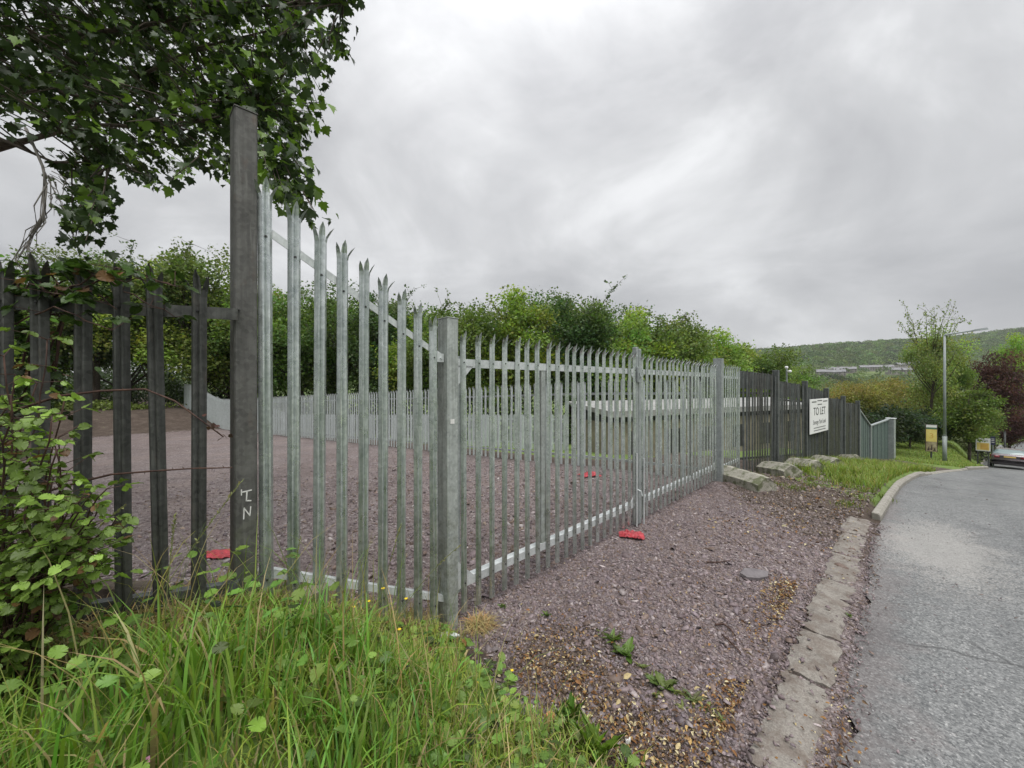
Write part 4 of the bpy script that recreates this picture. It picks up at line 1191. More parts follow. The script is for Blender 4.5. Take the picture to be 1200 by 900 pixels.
mbase = Vector((-8.6, 4.6, .3))
outline = [(-420, -420), (480, -420), (440, -120), (412, -10), (400, 30), (398, 62), (386, 66), (384, 96), (366, 104), (370, 130), (352, 150), (366, 168), (352, 182), (376, 208), (346, 216), (368, 238), (350, 262), (330, 258), (300, 215), (268, 214), (240, 196), (205, 214), (188, 226), (160, 212), (126, 178), (116, 190), (126, 215), (120, 236), (122, 258), (116, 272), (108, 272), (106, 292), (90, 304), (80, 292), (82, 258), (92, 240), (92, 205), (84, 170), (40, 132), (-60, 122), (-420, 180)]
rg = np.random.default_rng(77)
tips = []
while len(tips) < 1850:
    px = rg.uniform(-420, 480); py = rg.uniform(-420, 325)
    if not poly_in(px - (12 if px > 300 else 0), py, outline): continue
    if (px < -80 or py < -80) and rg.random() < .6: continue
    z = rg.uniform(2.45, 5.2)
    if px > 300 and py > 180: z = rg.uniform(2.3, 2.75)
    elif px > 260: z = rg.uniform(2.4, 4.4)
    elif px < 140 and py > 150: z = rg.uniform(2.5, 3.5)
    x = (px - 600) / 451 * z; zz = EYE + (450 - py) / 451 * z
    tips.append((x, z, zz))
extra = 0
while extra < 1100:
    d = rg.normal(0, 1, 3); d /= np.linalg.norm(d)
    p = np.array([-6.6, 4.4, 6.2]) + d * np.array([4.4, 3.4, 3.0]) * rg.uniform(.45, 1.0)
    if p[1] > .5:
        px, py = 600 + 451 * p[0] / p[1], 450 - 451 * (p[2] - EYE) / p[1]
        if -25 < px < 1225 and -25 < py < 925 and not poly_in(px, py, outline): continue
    tips.append(tuple(p)); extra += 1
tips = np.array(tips)
# limbs reach from the trunk out of frame towards the tips
def px3(a, b, z): return ((a - 600) / 451 * z, z, EYE + (450 - b) / 451 * z)
limb_ends = [px3(330, 40, 3.3), px3(200, 30, 3.8), px3(300, 140, 3.0), px3(110, 110, 3.2), px3(120, 200, 3.0), px3(385, 10, 2.9), px3(250, -150, 4.2), px3(60, -120, 4.0), px3(200, 150, 3.2)]
tb = MB()
tb.tube([(0, 0, -.6), (.1, 0, 1), (.2, -.05, 2.4), (.4, -.1, 4.0), (.5, 0, 6.0), (.6, .2, 8.5)], [.24, .2, .175, .15, .11, .04], 10)
limbs = []
for i, e in enumerate(limb_ends):
    st = Vector((.4, -.1, 3.2 + .3 * i)); en = Vector(e) - mbase
    pts = []
    for f in np.linspace(0, 1, 8):
        p = st.lerp(en, f) + Vector((0, 0, .7 * math.sin(f * 3.0) * .35)) + Vector(rg.normal(0, .05, 3))
        pts.append(p)
    tb.tube(pts, [.052 * (1 - f) ** 1.3 + .006 for f in np.linspace(0, 1, 8)], 7); limbs += [a_.lerp(b_, f) for a_, b_ in zip(pts[1:-1], pts[2:]) for f in (0, .33, .66)] + [pts[-1]]
LP = np.array([tuple(p) for p in limbs]) + np.array(mbase)
pos, dirs, cols, siz = [], [], [], []
for t in tips:
    j = np.argmin(np.linalg.norm(LP - t, axis=1) + .3 * np.maximum(0, t[2] - LP[:, 2]))
    q = Vector(LP[j]); e = Vector(t); L = (e - q).length
    if L < .8 and rg.random() < .6:
        mid = q.lerp(e, .5) + Vector((0, 0, .08 * L)); tb.tube([q - mbase, mid - mbase, e - mbase], [.008, .006, .003], 4, False)
    od = np.array(t) - LP[j]; od /= np.linalg.norm(od) + 1e-6
    a = np.array(t) - od * .3
    tb.tube([Vector(a) - mbase, Vector(t) - mbase], [.004, .0025], 4, False)
    m_ = rg.integers(9, 15)
    for i in range(m_):
        f = rg.uniform(0, 1.1)
        p = a + (np.array(t) - a) * f + rg.normal(0, .045, 3)
        d = rg.normal(0, .6, 3) + od * .5 + np.array([0, 0, -.65])
        pos.append(p); dirs.append(d); siz.append(rg.uniform(.035, .092))
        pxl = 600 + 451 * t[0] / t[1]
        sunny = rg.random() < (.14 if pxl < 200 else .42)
        cols.append(np.array((.125, .215, .030) if sunny else (.032, .058, .016)) * rg.uniform(.7, 1.25))  # sunlit and shaded tones are put into the leaf colours
pos = np.array(pos) - np.array(mbase); dirs = np.array(dirs)
# blades lie flat-ish: the leaf normal points mostly upward
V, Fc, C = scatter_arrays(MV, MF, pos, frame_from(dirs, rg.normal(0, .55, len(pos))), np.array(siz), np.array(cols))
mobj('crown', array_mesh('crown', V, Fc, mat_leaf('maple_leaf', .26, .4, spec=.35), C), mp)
tb.build('trunk', M['bark'], mp, True)
# dead twining stems hanging at the far left
hb = MB(); rg = np.random.default_rng(5)
def pt(px, py, z): return Vector(((px - 600) / 451 * z, z, EYE + (450 - py) / 451 * z)) - mbase
main = [(30, 150), (40, 172), (50, 195), (54, 215), (52, 240), (50, 258), (40, 272), (33, 286), (18, 305)]
hb.tube([pt(a, b, 2.9) for a, b in main], [.010, .009, .009, .008, .008, .007, .006, .005, .003], 6)
for i in range(13):
    o1 = rg.uniform(-8, 10); st = rg.integers(2, 5)
    pts = [pt(a + (o1 if 0 < k else 0) * math.sin(k * .9 + i) + rg.normal(0, 2.2), b + rg.normal(0, 3), 2.9 + rg.normal(0, .04)) for k, (a, b) in enumerate(main[st:st + 5])]
    if rg.random() < .6: pts.append(pts[-1] + Vector((rg.normal(.05, .12), rg.normal(0, .05), -rg.uniform(.05, .2))))
    hb.tube(pts, [.0045, .004, .0035, .003, .0025, .0015][:len(pts)], 5)
for i in range(7):
    a = pt(57 + rg.normal(0, 4), rg.uniform(200, 235), 2.9); pts = [a]
    for k in range(5): pts.append(pts[-1] + Vector((rg.normal(.035, .03), rg.normal(0, .02), -rg.uniform(.02, .07))))
    hb.tube(pts, [.004, .0035, .003, .0025, .002, .001], 5)
for e in ((36, 318), (44, 312), (30, 300)): hb.tube([pt(33, 286, 2.9), pt((33 + e[0]) / 2 - 2, 300, 2.9), pt(*e, 2.9)], [.004, .003, .0015], 5)
hb.build('hanging_stem', M['twig'], mp, True)
# ------------------------------------------------------------------ grass
def blades(n, s0, s1, n0, n1, hmin, hmax, wid, base, lean=(.2, .9), seed=1, keep=None, dry=.05, levels=5, clump=0, rg=None, zoff=0.0, center=None, hmul=None):
    rg = np.random.default_rng(seed)
    if center is not None:
        c = center[rg.integers(len(center), size=n)]; s = c[:, 0] + rg.normal(0, c[:, 2]); q = c[:, 1] + rg.normal(0, c[:, 2])
    else:
        s = rg.uniform(s0, s1, n); q = rg.uniform(n0, n1, n)
    if clump:
        cs, cq = rg.uniform(s0, s1, clump), rg.uniform(n0, n1, clump)
        m_ = rg.random(n) < .6; ii = rg.integers(clump, size=n)
        s = np.where(m_, cs[ii] + rg.normal(0, .05, n), s); q = np.where(m_, cq[ii] + rg.normal(0, .05, n), q)
    if keep is not None:
        k = keep(s, q, rg); s, q = s[k], q[k]
    n = len(s)
    hh = hmin + (hmax - hmin) * rg.beta(1.6, 2.2, n)
    if hmul is not None: hh = hh * hmul(s, q)
    a = rg.uniform(0, 6.283, n); d = np.stack([np.cos(a), np.sin(a), 0*a], 1)
    ln = rg.uniform(*lean, n); w = wid * rg.uniform(.6, 1.4, n)
    x, y = (s + q) * K, (s - q) * K; z = H(s, q) - .01 + zoff
    base_p = np.stack([x, y, z], 1); side = np.stack([-d[:, 1], d[:, 0], 0*a], 1)
    tw = rg.uniform(-.9, .9, n)
    V = np.empty((n, levels, 2, 3))
    for i in range(levels):
        t = i / (levels - 1)
        p = base_p + hh[:, None] * (np.array([0, 0, 1.0])[None] * (t * (1 - .30 * ln[:, None] * t * t * 1.3)) + d * (ln[:, None] * t ** 2 * .75))
        ww = (w * (1 - t) ** .65 * (.55 + .9 * min(t * 3, 1) * .5))[:, None]
        sd = side * np.cos(tw * t)[:, None] + np.array([0, 0, 1.0])[None] * np.sin(tw * t)[:, None] * .5
        V[:, i, 0] = p - sd * ww; V[:, i, 1] = p + sd * ww
    V = V.reshape(-1, 3); b = (np.arange(n) * levels * 2)[:, None]
    Fc = np.concatenate([b + np.array([[2*i, 2*i+1, 2*i+3, 2*i+2]]) for i in range(levels - 1)], 0)
    c = leafcol(n, base, .22, .14, rg)
    dm = rg.random(n) < dry; c[dm] = leafcol(int(dm.sum()), (.36, .29, .14), .2, .08, rg)
    return V, Fc, np.repeat(c, levels * 2, 0)

def keep_front(s, q, rg):
    lim = 1.66 + .16 * np.sin(q * 5 + 1) + .1 * np.sin(q * 13) - .10 * (q < -2.1)
    p = sst(lim + .1, lim - .25, s)
    return (rg.random(len(s)) < p) & (q > -2.72)
hm = lambda s, q: (.30 + .70 * sst(-2.4, -1.75, q)) * (.24 + .76 * sst(1.45, .45, s + .15*np.sin(q*5))) * (.82 + .3*np.sin(s*7.1 + q*3.3)*np.sin(q*6.3 - s*2.2))
A1 = blades(15500, -1.3, 1.75, -2.6, -.55, .16, .62, .0068, (.175, .305, .046), dry=.08, seed=11, keep=lambda s, q, r: keep_front(s, q, r) & (r.random(len(s)) < sst(1.6, .6, s + .25 * np.sin(q*4)) + .08) & (r.random(len(s)) < .35 + .9*sst(-.5, .35, np.sin(s*6.3 + q*2.1) * np.sin(q*7.7 - s*3.1))), clump=260, hmul=hm)
A2 = blades(15000, .2, 1.95, -2.6, -.6, .05, .20, .0052, (.25, .335, .062), seed=12, keep=keep_front, dry=.24, clump=200, lean=(.3, 1.1))
A3 = blades(480, -1.2, 1.3, -2.3, -.7, .5, .85, .0034, (.18, .24, .06), lean=(.15, .9), seed=13, keep=keep_front, dry=.4)
A4 = blades(5000, -1.0, 1.7, -2.75, -2.35, .08, .40, .003, (.36, .28, .14), lean=(.5, 1.6), seed=14, dry=.5, hmul=lambda s, q: .6 + 0*s)
V, Fc, C = merge_arrays([A1, A2, A3, A4])
tag(mobj('grass', array_mesh('grass', V, Fc, M['grass_blade'], C)), kind='stuff')
# verge grass by the blocks and lawn beyond the track
def keep_verge(s, q, rg):
    e = efun(s)
    f = np.sin(s*1.3 + 2*q) * .35 + np.sin(s*3.1 - q*2.3) * .25
    p = sst(9.4, 11.6, s + .8*(q + 1) + f*1.2) * (q < e - .2) * sst(-2.1, -1.5, q + .1*(s - 10) + f*.3)
    td = np.abs((s - 21.5) * .6 + (q - 1.0) * .8)
    return (rg.random(len(s)) < p) & ~((td < 1.1) & (s > 17))
B1 = blades(42000, 8.8, 20, -2.2, 1.2, .08, .38, .0075, (.21, .275, .055), seed=15, keep=keep_verge, clump=300, dry=.08, levels=4)
def keep_lawn(s, q, rg): return (q < efun(s) - .15) & (np.abs((s - 21.5) * .6 + (q - 1.0) * .8) > 1.2)
B2 = blades(42000, 24, 46, -2.5, 4.3, .05, .16, .016, (.20, .265, .06), seed=16, keep=keep_lawn, dry=.05, levels=3)
cen = np.array([(8.0 + rng.uniform(0, 2.5), -2.2 + rng.uniform(0, 2.0), .10) for _ in range(12)])
B3 = blades(1600, 0, 1, 0, 1, .04, .16, .005, (.13, .17, .03), seed=17, center=cen, levels=4)
V, Fc, C = merge_arrays([B1, B3]); tag(mobj('verge_grass', array_mesh('verge_grass', V, Fc, M['grass_blade'], C)), kind='stuff')
V, Fc, C = B2; tag(mobj('lawn_grass', array_mesh('lawn_grass', V, Fc, M['grass_blade'], C)), kind='stuff')

def toothed(k=7):
    L = [(0, 0)]
    for i in range(k):
        f = (i + .5) / k; w = .36 * math.sin(math.pi * min(1, f * .95 + .12)) ** .8
        L += [(w, f), (w * .86, f + .3 / k)]
    L.append((0, 1.06)); n_ = len(L)
    out = L + [(-x, y) for x, y in L[-2:0:-1]]
    V = [(x, y, .16 * abs(x) - .14 * y * y + .02 * math.sin(y * 22)) for x, y in out] + [(0, .46, -.05)]
    m = len(out)
    return np.array(V, float), np.array([(i, (i + 1) % m, m) for i in range(m)])
BR_V, BR_F = toothed()

# broad leaves in the grass (nettle, dock and creeping buttercup foliage)
def leaf_mass(name, P_, D_, size, base, mat, tv=LEAF2_V, tf=LEAF2_F, var=.25, rg=None, parent=None, off=None):
    n = len(P_)
    V, Fc, C = scatter_arrays(tv, tf, P_, frame_from(D_, rg.normal(0, .4, n)), size, leafcol(n, base, var, .1, rg))
    if off is not None: V = V - np.array(off)
    return mobj(name, array_mesh(name, V, Fc, mat, C), parent)
rg = np.random.default_rng(21)
n = 3000
s = rg.uniform(-.9, 1.75, n); q = rg.uniform(-2.5, -.7, n)
k = (rg.random(n) < .6) & (rg.random(n) < np.where(s > .6, .8, .45)); s, q = s[k], q[k]; n = len(s)
Pp = np.stack([(s + q)*K, (s - q)*K, H(s, q) + rg.uniform(.02, .16, n) * np.where(s < .7, 2.1, .7)], 1)
a = rg.uniform(0, 6.283, n); Dd = np.stack([np.cos(a), np.sin(a), rg.uniform(-.2, .6, n)], 1)
tag(leaf_mass('weed_leaves', Pp, Dd, rg.uniform(.025, .08, n), (.14, .23, .045), M['near_leaf'], tv=BR_V, tf=BR_F, var=.35, rg=rg), kind='stuff')

def bramble(name, label, stems, n_leaf, size, base, origin, seed, bright=.4):
    rg = np.random.default_rng(seed)
    t = thing(name, label, 'bramble', origin)
    O = Vector(origin); mb = MB(); Pp, Dd, Sz, Cc = [], [], [], []
    for st in stems:
        pts = [Vector(p) for p in st]
        dense = []
        for a_, b_ in zip(pts[:-1], pts[1:]):
            for f in np.linspace(0, 1, 6)[:-1]: dense.append(a_.lerp(b_, f) + Vector(rg.normal(0, .006, 3)))
        dense.append(pts[-1])
        mb.tube([p - O for p in dense], [lerp(.0055, .002, i / len(dense)) for i in range(len(dense))], 6)
        for _ in range(n_leaf):
            p = np.array(dense[rg.integers(len(dense))]); out = rg.normal(0, 1, 3); out[2] = abs(out[2]) * .4; out[1] -= .35
            out /= np.linalg.norm(out); tip = p + out * rg.uniform(.03, .11)
            mb.tube([Vector(p) - O, Vector(tip) - O], [.0016, .0011], 4, False)
            yaw = math.atan2(out[1], out[0]); br = rg.random() < bright
            cb = np.array(base) * (1.55 if br else .8)
            for da, sc in ((0, 1.0), (1.15, .8), (-1.15, .8)):
                d = np.array([math.cos(yaw + da), math.sin(yaw + da), -.35 + rg.normal(0, .4)])
                Pp.append(tip); Dd.append(d); Sz.append(size * sc * rg.uniform(.7, 1.25)); Cc.append((cb if rg.random() > .06 else np.array([.16, .09, .04])) * rg.uniform(.6, 1.3))
    Pp, Dd = np.array(Pp), np.array(Dd)
    V, Fc, C = scatter_arrays(BR_V, BR_F, Pp - np.array(origin), frame_from(Dd, rg.normal(0, .55, len(Pp))), np.array(Sz), np.clip(np.array(Cc), .004, .7))
    mobj('foliage', array_mesh('foliage', V, Fc, M['near_leaf'], C), t)
    mb.build('stem', M['bramble_stem'], t, True)
def Q(px, py, z): return ((px - 600) / 451 * z, z, EYE + (450 - py) / 451 * z)
rg = np.random.default_rng(9)
stems = []
for i in range(36):
    px = rg.uniform(-130, 60); z = rg.uniform(1.32, 1.62)
    top = rg.uniform(380, 600) + max(0, px - 20) * .9
    stems.append([Q(px - 30, 850, z), Q(px - 10, 720, z), Q(px + rg.uniform(-10, 20), (720 + top) / 2, z - .03), Q(px + rg.uniform(0, 45), top, z - rg.uniform(0, .15))])
for i in range(16):
    px = rg.uniform(40, 90); z = rg.uniform(1.35, 1.6)
    stems.append([Q(px - 60, 800, z), Q(px - 20, 700, z), Q(px + 5, 640, z), Q(px + rg.uniform(10, 55), rg.uniform(570, 690), z - .05)])
bramble('bramble_bush', 'bright green bramble bush in front of the leftmost dark pales', stems, 28, .043, (.155, .24, .046), (-1.9, 1.5, .6), 3, .45)
stems = []
for i in range(16):
    z = rg.uniform(1.80, 2.0); y0 = rg.uniform(318, 372)
    a_ = rg.uniform(-60, 90); L = rg.uniform(60, 150)
    stems.append([Q(a_ - 30, 470, z), Q(a_, y0 + 25, z), Q(a_ + L*.5, y0 - 8, z - .12), Q(min(a_ + L, 205), y0 + rg.uniform(-4, 26), z - .14)])
for i in range(2):
    px = rg.uniform(40, 90); stems.append([Q(px, 740, 2.05), Q(px + 3, 560, 2.0), Q(px + 6, 450, 1.95), Q(px - 6, 400, 1.9), Q(px + 8, 360, 1.85)])
bramble('climbing_bramble', 'dark climbing bramble tangled over the top of the old mossy fence', stems, 11, .062, (.045, .085, .018), (-2.2, 1.9, 2.2), 4, .22)
t = thing('bramble_runner', 'two long bare thorny bramble runners reaching across the old fence', 'bramble', Q(10, 480, 1.6))
O = Vector(Q(10, 480, 1.6)); mb = MB()
r1 = [(-20, 500), (20, 480), (70, 464), (120, 458), (170, 456), (205, 470), (235, 492), (262, 512)]
r2 = [(-20, 590), (40, 580), (90, 566), (130, 556), (180, 552), (225, 549), (272, 548)]
for rr in (r1, r2):
    pts = [Vector(Q(a_, b_, 1.62 + .0009 * i * 20)) - O for i, (a_, b_) in enumerate(rr)]
    mb.tube(pts, [lerp(.0062, .0025, i / len(pts)) for i in range(len(pts))], 6)
    for a_, b_ in zip(pts[:-1], pts[1:]):
        for f in (.2, .5, .8):
            p = a_.lerp(b_, f); mb.tube([p, p + Vector((random.uniform(-.01, .01), -.004, random.choice([-1, 1]) * .013))], [.0022, .0003], 4, False)
mb.build('stem', M['bramble_stem'], t, True)
V, Fc, C = scatter_arrays(LEAF2_V, LEAF2_F, np.array([Vector(Q(a_, b_, 1.7)) - O for a_, b_ in ((250, 495), (258, 500), (262, 512), (244, 500), (268, 509), (240, 488), (266, 514))]), frame_from(rng.normal(0, 1, (7, 3)), rng.normal(0, .5, 7)), np.full(7, .03), leafcol(7, (.07, .035, .03)))
mobj('foliage', array_mesh('foliage', V, Fc, M['near_leaf'], C), t)

# ------------------------------------------------------------------ tall seeding grass stalks, flowers, weeds
def stalk(px0, py0, px1, py1, z, bow, seed):
    r = np.random.default_rng(seed)
    o = Q(px0, py0, z); t = thing('grass_stalk', '', 'grass stalk', o); O = Vector(o); mb = MB()
    a_, b_ = Vector(o), Vector(Q(px1, py1, z - .05)); L = (b_ - a_).length
    pts = [a_.lerp(b_, f) + Vector((0, 0, bow * math.sin(f * math.pi))) - O for f in np.linspace(0, 1, 12)]
    mb.tube(pts, [lerp(.0024, .0009, i / 11) for i in range(12)], 5)
    mb.build('stem', M['straw'], t, True)
    P_, D_ = [], []
    ax = (pts[-1] - pts[-3]).normalized()
    for f in np.linspace(.66, 1.0, 46):
        i = min(int(f * 11), 10); p = pts[i].lerp(pts[i + 1], f * 11 - i)
        P_.append(p); D_.append(np.array(ax) + r.normal(0, .35, 3))
    V, Fc, C = scatter_arrays(DIA_V * np.array([.5, 1, 1]), DIA_F, np.array(P_), frame_from(np.array(D_), r.uniform(-1, 1, len(P_))), r.uniform(.011, .02, len(P_)), leafcol(len(P_), (.25, .26, .12), .15, .08, r))
    mobj('seed_head', array_mesh('seed_head', V, Fc, M['dry_blade'], C), t)
    return t
M['straw'] = mat_simple('green_straw', (.13, .16, .05), (.26, .27, .12), 20, .7, 0, 0)
st = [((120, 800), (283, 564), .02, 'pale seeding grass stalk leaning right to the tall rusty post'), ((60, 690), (146, 592), .03, 'pale seeding grass stalk arching over the bramble leaves'),
      ((190, 760), (205, 604), .02, 'thin grass stalk standing before the dark pale nearest the post'), ((330, 760), (352, 630), .02, 'thin grass stalk before the second galvanised pale'), ((432, 760), (470, 615), .03, 'thin grass stalk before the sixth galvanised pale'), ((455, 740), (538, 640), .04, 'arching grass stalk reaching to the near gate post')]
for i, (p0, p1, bow, lb) in enumerate(st):
    t = stalk(*p0, *p1, 1.5 if i < 3 else 2.0, bow, i); t['label'] = lb
M['petal'] = mat_simple('yellow_petal', (.72, .50, .01), (.85, .62, .02), 30, .5, 0, 0)
M['pink'] = mat_simple('pink_petal', (.62, .22, .42), (.75, .35, .55), 30, .5, 0, 0)
M['flower_stem'] = mat_simple('flower_stem', (.06, .10, .02), (.10, .15, .03), 30, .6, 0, 0)
def flower(px, py, z, label, pink=False, rad=.011, group=None):
    x, y, zz = Q(px, py, z); gz = Hxy(x, y)
    t = thing('flower' if pink else 'buttercup', label, 'flower', (x, y, gz), 0, group)
    mb = MB(); mb.tube([(.02, .01, 0), (.01, 0, (zz - gz)*.5), (0, 0, zz - gz)], [.0016, .0013, .0011], 5); mb.build('stem', M['flower_stem'], t)
    mb = MB()
    k_ = 9 if pink else 5
    for i in range(k_):
        a_ = 6.283 * i / k_; c, s_ = math.cos(a_), math.sin(a_); b = zz - gz
        R2 = rad; lift = .6 if not pink else 1.4
        prof = [(0, 0, 0), (.5, -.42, .35), (.95, -.35, lift), (1.05, 0, lift), (.95, .35, lift), (.5, .42, .35)]
        mb.add([((u*c - v*s_)*R2, (u*s_ + v*c)*R2, b + w*R2*.6) for u, v, w in prof], [(0, 1, 2, 3), (0, 3, 4, 5)])
    mb.build('petals', M['pink'] if pink else M['petal'], t, fix=False)
fl = [(331, 762, 1.95), (352, 766, 1.95), (449, 690, 2.35), (476, 702, 2.4), (432, 705, 2.3), (414, 712, 2.2), (468, 738, 2.3), (336, 786, 1.85), (600, 786, 2.5), (585, 895, 1.95), (640, 860, 2.1), (560, 800, 2.3)]
for px, py, z in fl: flower(px, py, z, 'small yellow buttercup in the grass below the galvanised fence', group='buttercups in the grass')
flower(175, 894, 1.15, 'single pink flower at the bottom edge of the grass', True, .014)

def rosette(px, py, label, nl, size, base, seed, up=.35, narrow=.5, cat='weed', group=None):
    z = None
    # ground hit
    zz = 2.0
    for _ in range(60):
        x, y = ray(px, zz); h_ = Hxy(x, y); zz = (EYE - h_) * 451 / (py - 450)
    x, y = ray(px, zz); h_ = Hxy(x, y)
    r = np.random.default_rng(seed)
    a_ = r.uniform(0, 6.283, nl); d = np.stack([np.cos(a_), np.sin(a_), up * r.uniform(.4, 1.8, nl)], 1)
    Pp = np.tile([0, 0, .005], (nl, 1)) + r.normal(0, size*.12, (nl, 3)) * np.array([1, 1, .1])
    V, Fc, C = scatter_arrays(BR_V * np.array([narrow, 1, 1]), BR_F, Pp, frame_from(d, r.normal(0, .3, nl)), size * r.uniform(.6, 1.2, nl), leafcol(nl, base, .2, .08, r))
    o = mobj('weed', array_mesh('weed', V, Fc, M['near_leaf'], C), None, (x, y, h_)); tag(o, label, cat, group)
rosette(700, 888, 'tall dock plant at the right end of the grass by the slate', 16, .19, (.12, .20, .025), 1, 1.6, .34)
rosette(668, 850, 'dark green dock plant at the edge of the short grass', 14, .17, (.07, .13, .02), 2, 1.9, .34)
rosette(735, 768, 'broad leaved weed, topmost of the weeds along the slate ridge', 12, .12, (.10, .17, .03), 3, .5)
rosette(718, 752, 'feathery pale weed beside the broad leaved weed on the slate', 26, .09, (.12, .18, .04), 4, .8, .22)
rosette(778, 806, 'low green weed in the middle of the leaf litter ridge', 12, .10, (.10, .16, .035), 5, .4, .6)
rosette(812, 822, 'small pale weed at the lower end of the leaf litter ridge', 14, .08, (.16, .18, .06), 6, .4, .35)
rosette(640, 722, 'small weed sprouting at the foot of the gate pales', 10, .06, (.10, .16, .03), 7, .8)
rosette(590, 712, 'tiny green weed under the second gate pale from the post', 10, .05, (.10, .16, .03), 8, .8)
for i, (px, py) in enumerate([(752, 783), (764, 796), (790, 812), (800, 832), (828, 834), (724, 764), (706, 742), (846, 846), (770, 815)]): rosette(px, py, 'tiny pale weed among the leaf litter on the slate ridge', 9, .055, (.17, .20, .06), 60 + i, .5, .35, group='tiny weeds on the slate ridge')
rosette(994, 722, 'tiny green weed at the edge of the worn kerb', 8, .035, (.12, .2, .04), 9, .5)
# dead straw tuft beside the gate post
cen = np.array([(1.97, -2.33, .04)])
V, Fc, C = blades(600, 0, 1, 0, 1, .06, .17, .0028, (.42, .30, .14), lean=(.7, 2.2), seed=31, center=cen, dry=.5, levels=5)
o = mobj('straw_tuft', array_mesh('straw_tuft', V, Fc, M['dry_blade'], C)); tag(o, 'dead straw coloured grass tuft at the foot of the near gate post', 'grass tuft')

# ------------------------------------------------------------------ slate gravel, leaf litter
def chip(seed, thick=.22):
    r = np.random.default_rng(seed); k = 6
    a_ = np.sort(r.uniform(0, 6.283, k)) + np.linspace(0, .3, k); rad = r.uniform(.55, 1.0, k) * .5
    top = np.stack([np.cos(a_)*rad*1.25, np.sin(a_)*rad*.8, thick*.5 + r.uniform(-.05, .05, k)], 1)
    bot = top * np.array([1.1, 1.1, 0]) - np.array([0, 0, thick*.5])
    V = np.vstack([top, bot, top.mean(0)[None] + np.array([[0, 0, .03]])])
    Fc = [(2*k, i, (i+1) % k) for i in range(k)] + [(i, k + i, k + (i+1) % k) for i in range(k)] + [(i, k + (i+1) % k, (i+1) % k) for i in range(k)]
    return V, np.array(Fc)
def chips(n, smp, size, seed, palette, rise=.3, tilt=.35, thick=.22, sink=0.0):
    r = np.random.default_rng(seed); s, q = smp(r, n); out = []
    for k in range(6):
        ss_, qq = s[k::6], q[k::6]; m_ = len(ss_)
        sz = size * np.exp(r.normal(0, .42, m_))
        Pp = np.stack([(ss_ + qq)*K, (ss_ - qq)*K, H(ss_, qq) + sz * (rise - sink) * r.uniform(.1, .7, m_)], 1)
        R = eul(r.normal(0, tilt, m_), r.normal(0, tilt, m_), r.uniform(0, 6.283, m_))
        pal = np.array(palette); c = pal[r.integers(len(pal), size=m_)] * (1 + r.normal(0, .14, (m_, 1)))
        tv, tf = chip(seed * 10 + k, thick)
        out.append(scatter_arrays(tv, tf, Pp, R, sz, np.clip(c, .01, .85)))
    return merge_arrays(out)
SL = [(0.155, 0.117, 0.121), (0.193, 0.149, 0.153), (0.123, 0.092, 0.095), (0.230, 0.184, 0.190), (0.166, 0.128, 0.129), (0.091, 0.069, 0.069), (0.299, 0.256, 0.253), (0.181, 0.131, 0.109), (0.128, 0.105, 0.107), (0.161, 0.129, 0.140), (0.128, 0.088, 0.070)]
def smp_apron(r, n):
    s = 1.5 + 8.0 * r.beta(1.0, 2.0, n); q = r.uniform(-2.9, -.30, n)
    k = (s + 1.2 * (q + 2.5) < 9.0 + r.normal(0, .6, n)) & (s > 1.72 + .12 * np.sin(q * 5) + r.normal(0, .07, n) - .25*(q > -1.0)) & ((q < -.53) | (r.random(n) < .05) | (s > 4.9))
    return s[k], q[k]
c1 = chips(62000, smp_apron, .0165, 3, SL)
def smp_pad(r, n):
    s = r.uniform(.9, 5.0, n); q = -.57 + np.abs(r.normal(0, .09, n)); k = (r.random(n) < sst(4.6, 1.0, s) * .8 + .2) & (q < -.22) & ((s < 1.75) | (r.random(n) < .6) | (q < -.52)); return s[k], q[k]
c1b = chips(6500, smp_pad, .016, 9, SL + [(.12, .09, .07)], rise=1.9)
def smp_big(r, n):
    s, q = smp_apron(r, n); k = (q > -1.7) | (r.random(len(s)) < .25); return s[k], q[k]
c2 = chips(3200, smp_big, .038, 4, SL, thick=.16)
def smp_yard(r, n):
    s = r.uniform(-2.2, 8, n); q = -2.6 - 11 * r.beta(1, 2.6, n)
    k = s < side_s(q) - .2
    return s[k], q[k]
c3 = chips(24000, smp_yard, .030, 5, SL + [(.34, .31, .30), (.22, .17, .13), (.10, .07, .05)])
V, Fc, C = merge_arrays([c1, c1b, c2, c3])
M['chip'] = mat_attr('slate_chip', .55, .45, 90, .25, .002)
tag(mobj('gravel', array_mesh('gravel', V, Fc, M['chip'], C)), kind='stuff')
# soil clods and stones on the spoil by the blocks
def smp_spoil(r, n):
    s = r.uniform(6.0, 15, n); q = -2.1 + 2.0 * r.random(n)
    k = (q < efun(s) - .2) & (s + 1.2*(q + 2.5) > 8.0) & (s + .9 * (q + 1.0) < 12 + r.normal(0, .8, n))
    return s[k], q[k]
d1 = chips(15000, smp_spoil, .024, 6, [(.12, .09, .07), (.085, .062, .048), (.17, .135, .115), (.25, .21, .19), (.165, .135, .13), (.10, .075, .06)], tilt=.6, thick=.4)
def smp_ridge(r, n):
    f = r.random(n); s = lerp(2.15, 1.75, f) + r.normal(0, .16, n) + .25 * (r.random(n) - .5); q = lerp(-1.95, -.62, f) + r.normal(0, .10, n); return s, q
def smp_gut(r, n):
    s = r.uniform(1.2, 7.5, n); e = efun(s)
    q = e + r.normal(-.02, .055, n); k = (s < 1.5) | (np.abs(q - e) < .25)
    return s[k], q[k]
d2 = chips(2600, smp_gut, .016, 7, SL + [(.10, .075, .06), (.14, .10, .07)], tilt=.4)
def smp_road(r, n):
    s = r.uniform(1.4, 16, n); q = efun(s) + .05 + np.abs(r.normal(0, .8, n)); return s, q
d3 = chips(900, smp_road, .010, 8, SL + [(.4, .4, .4)])
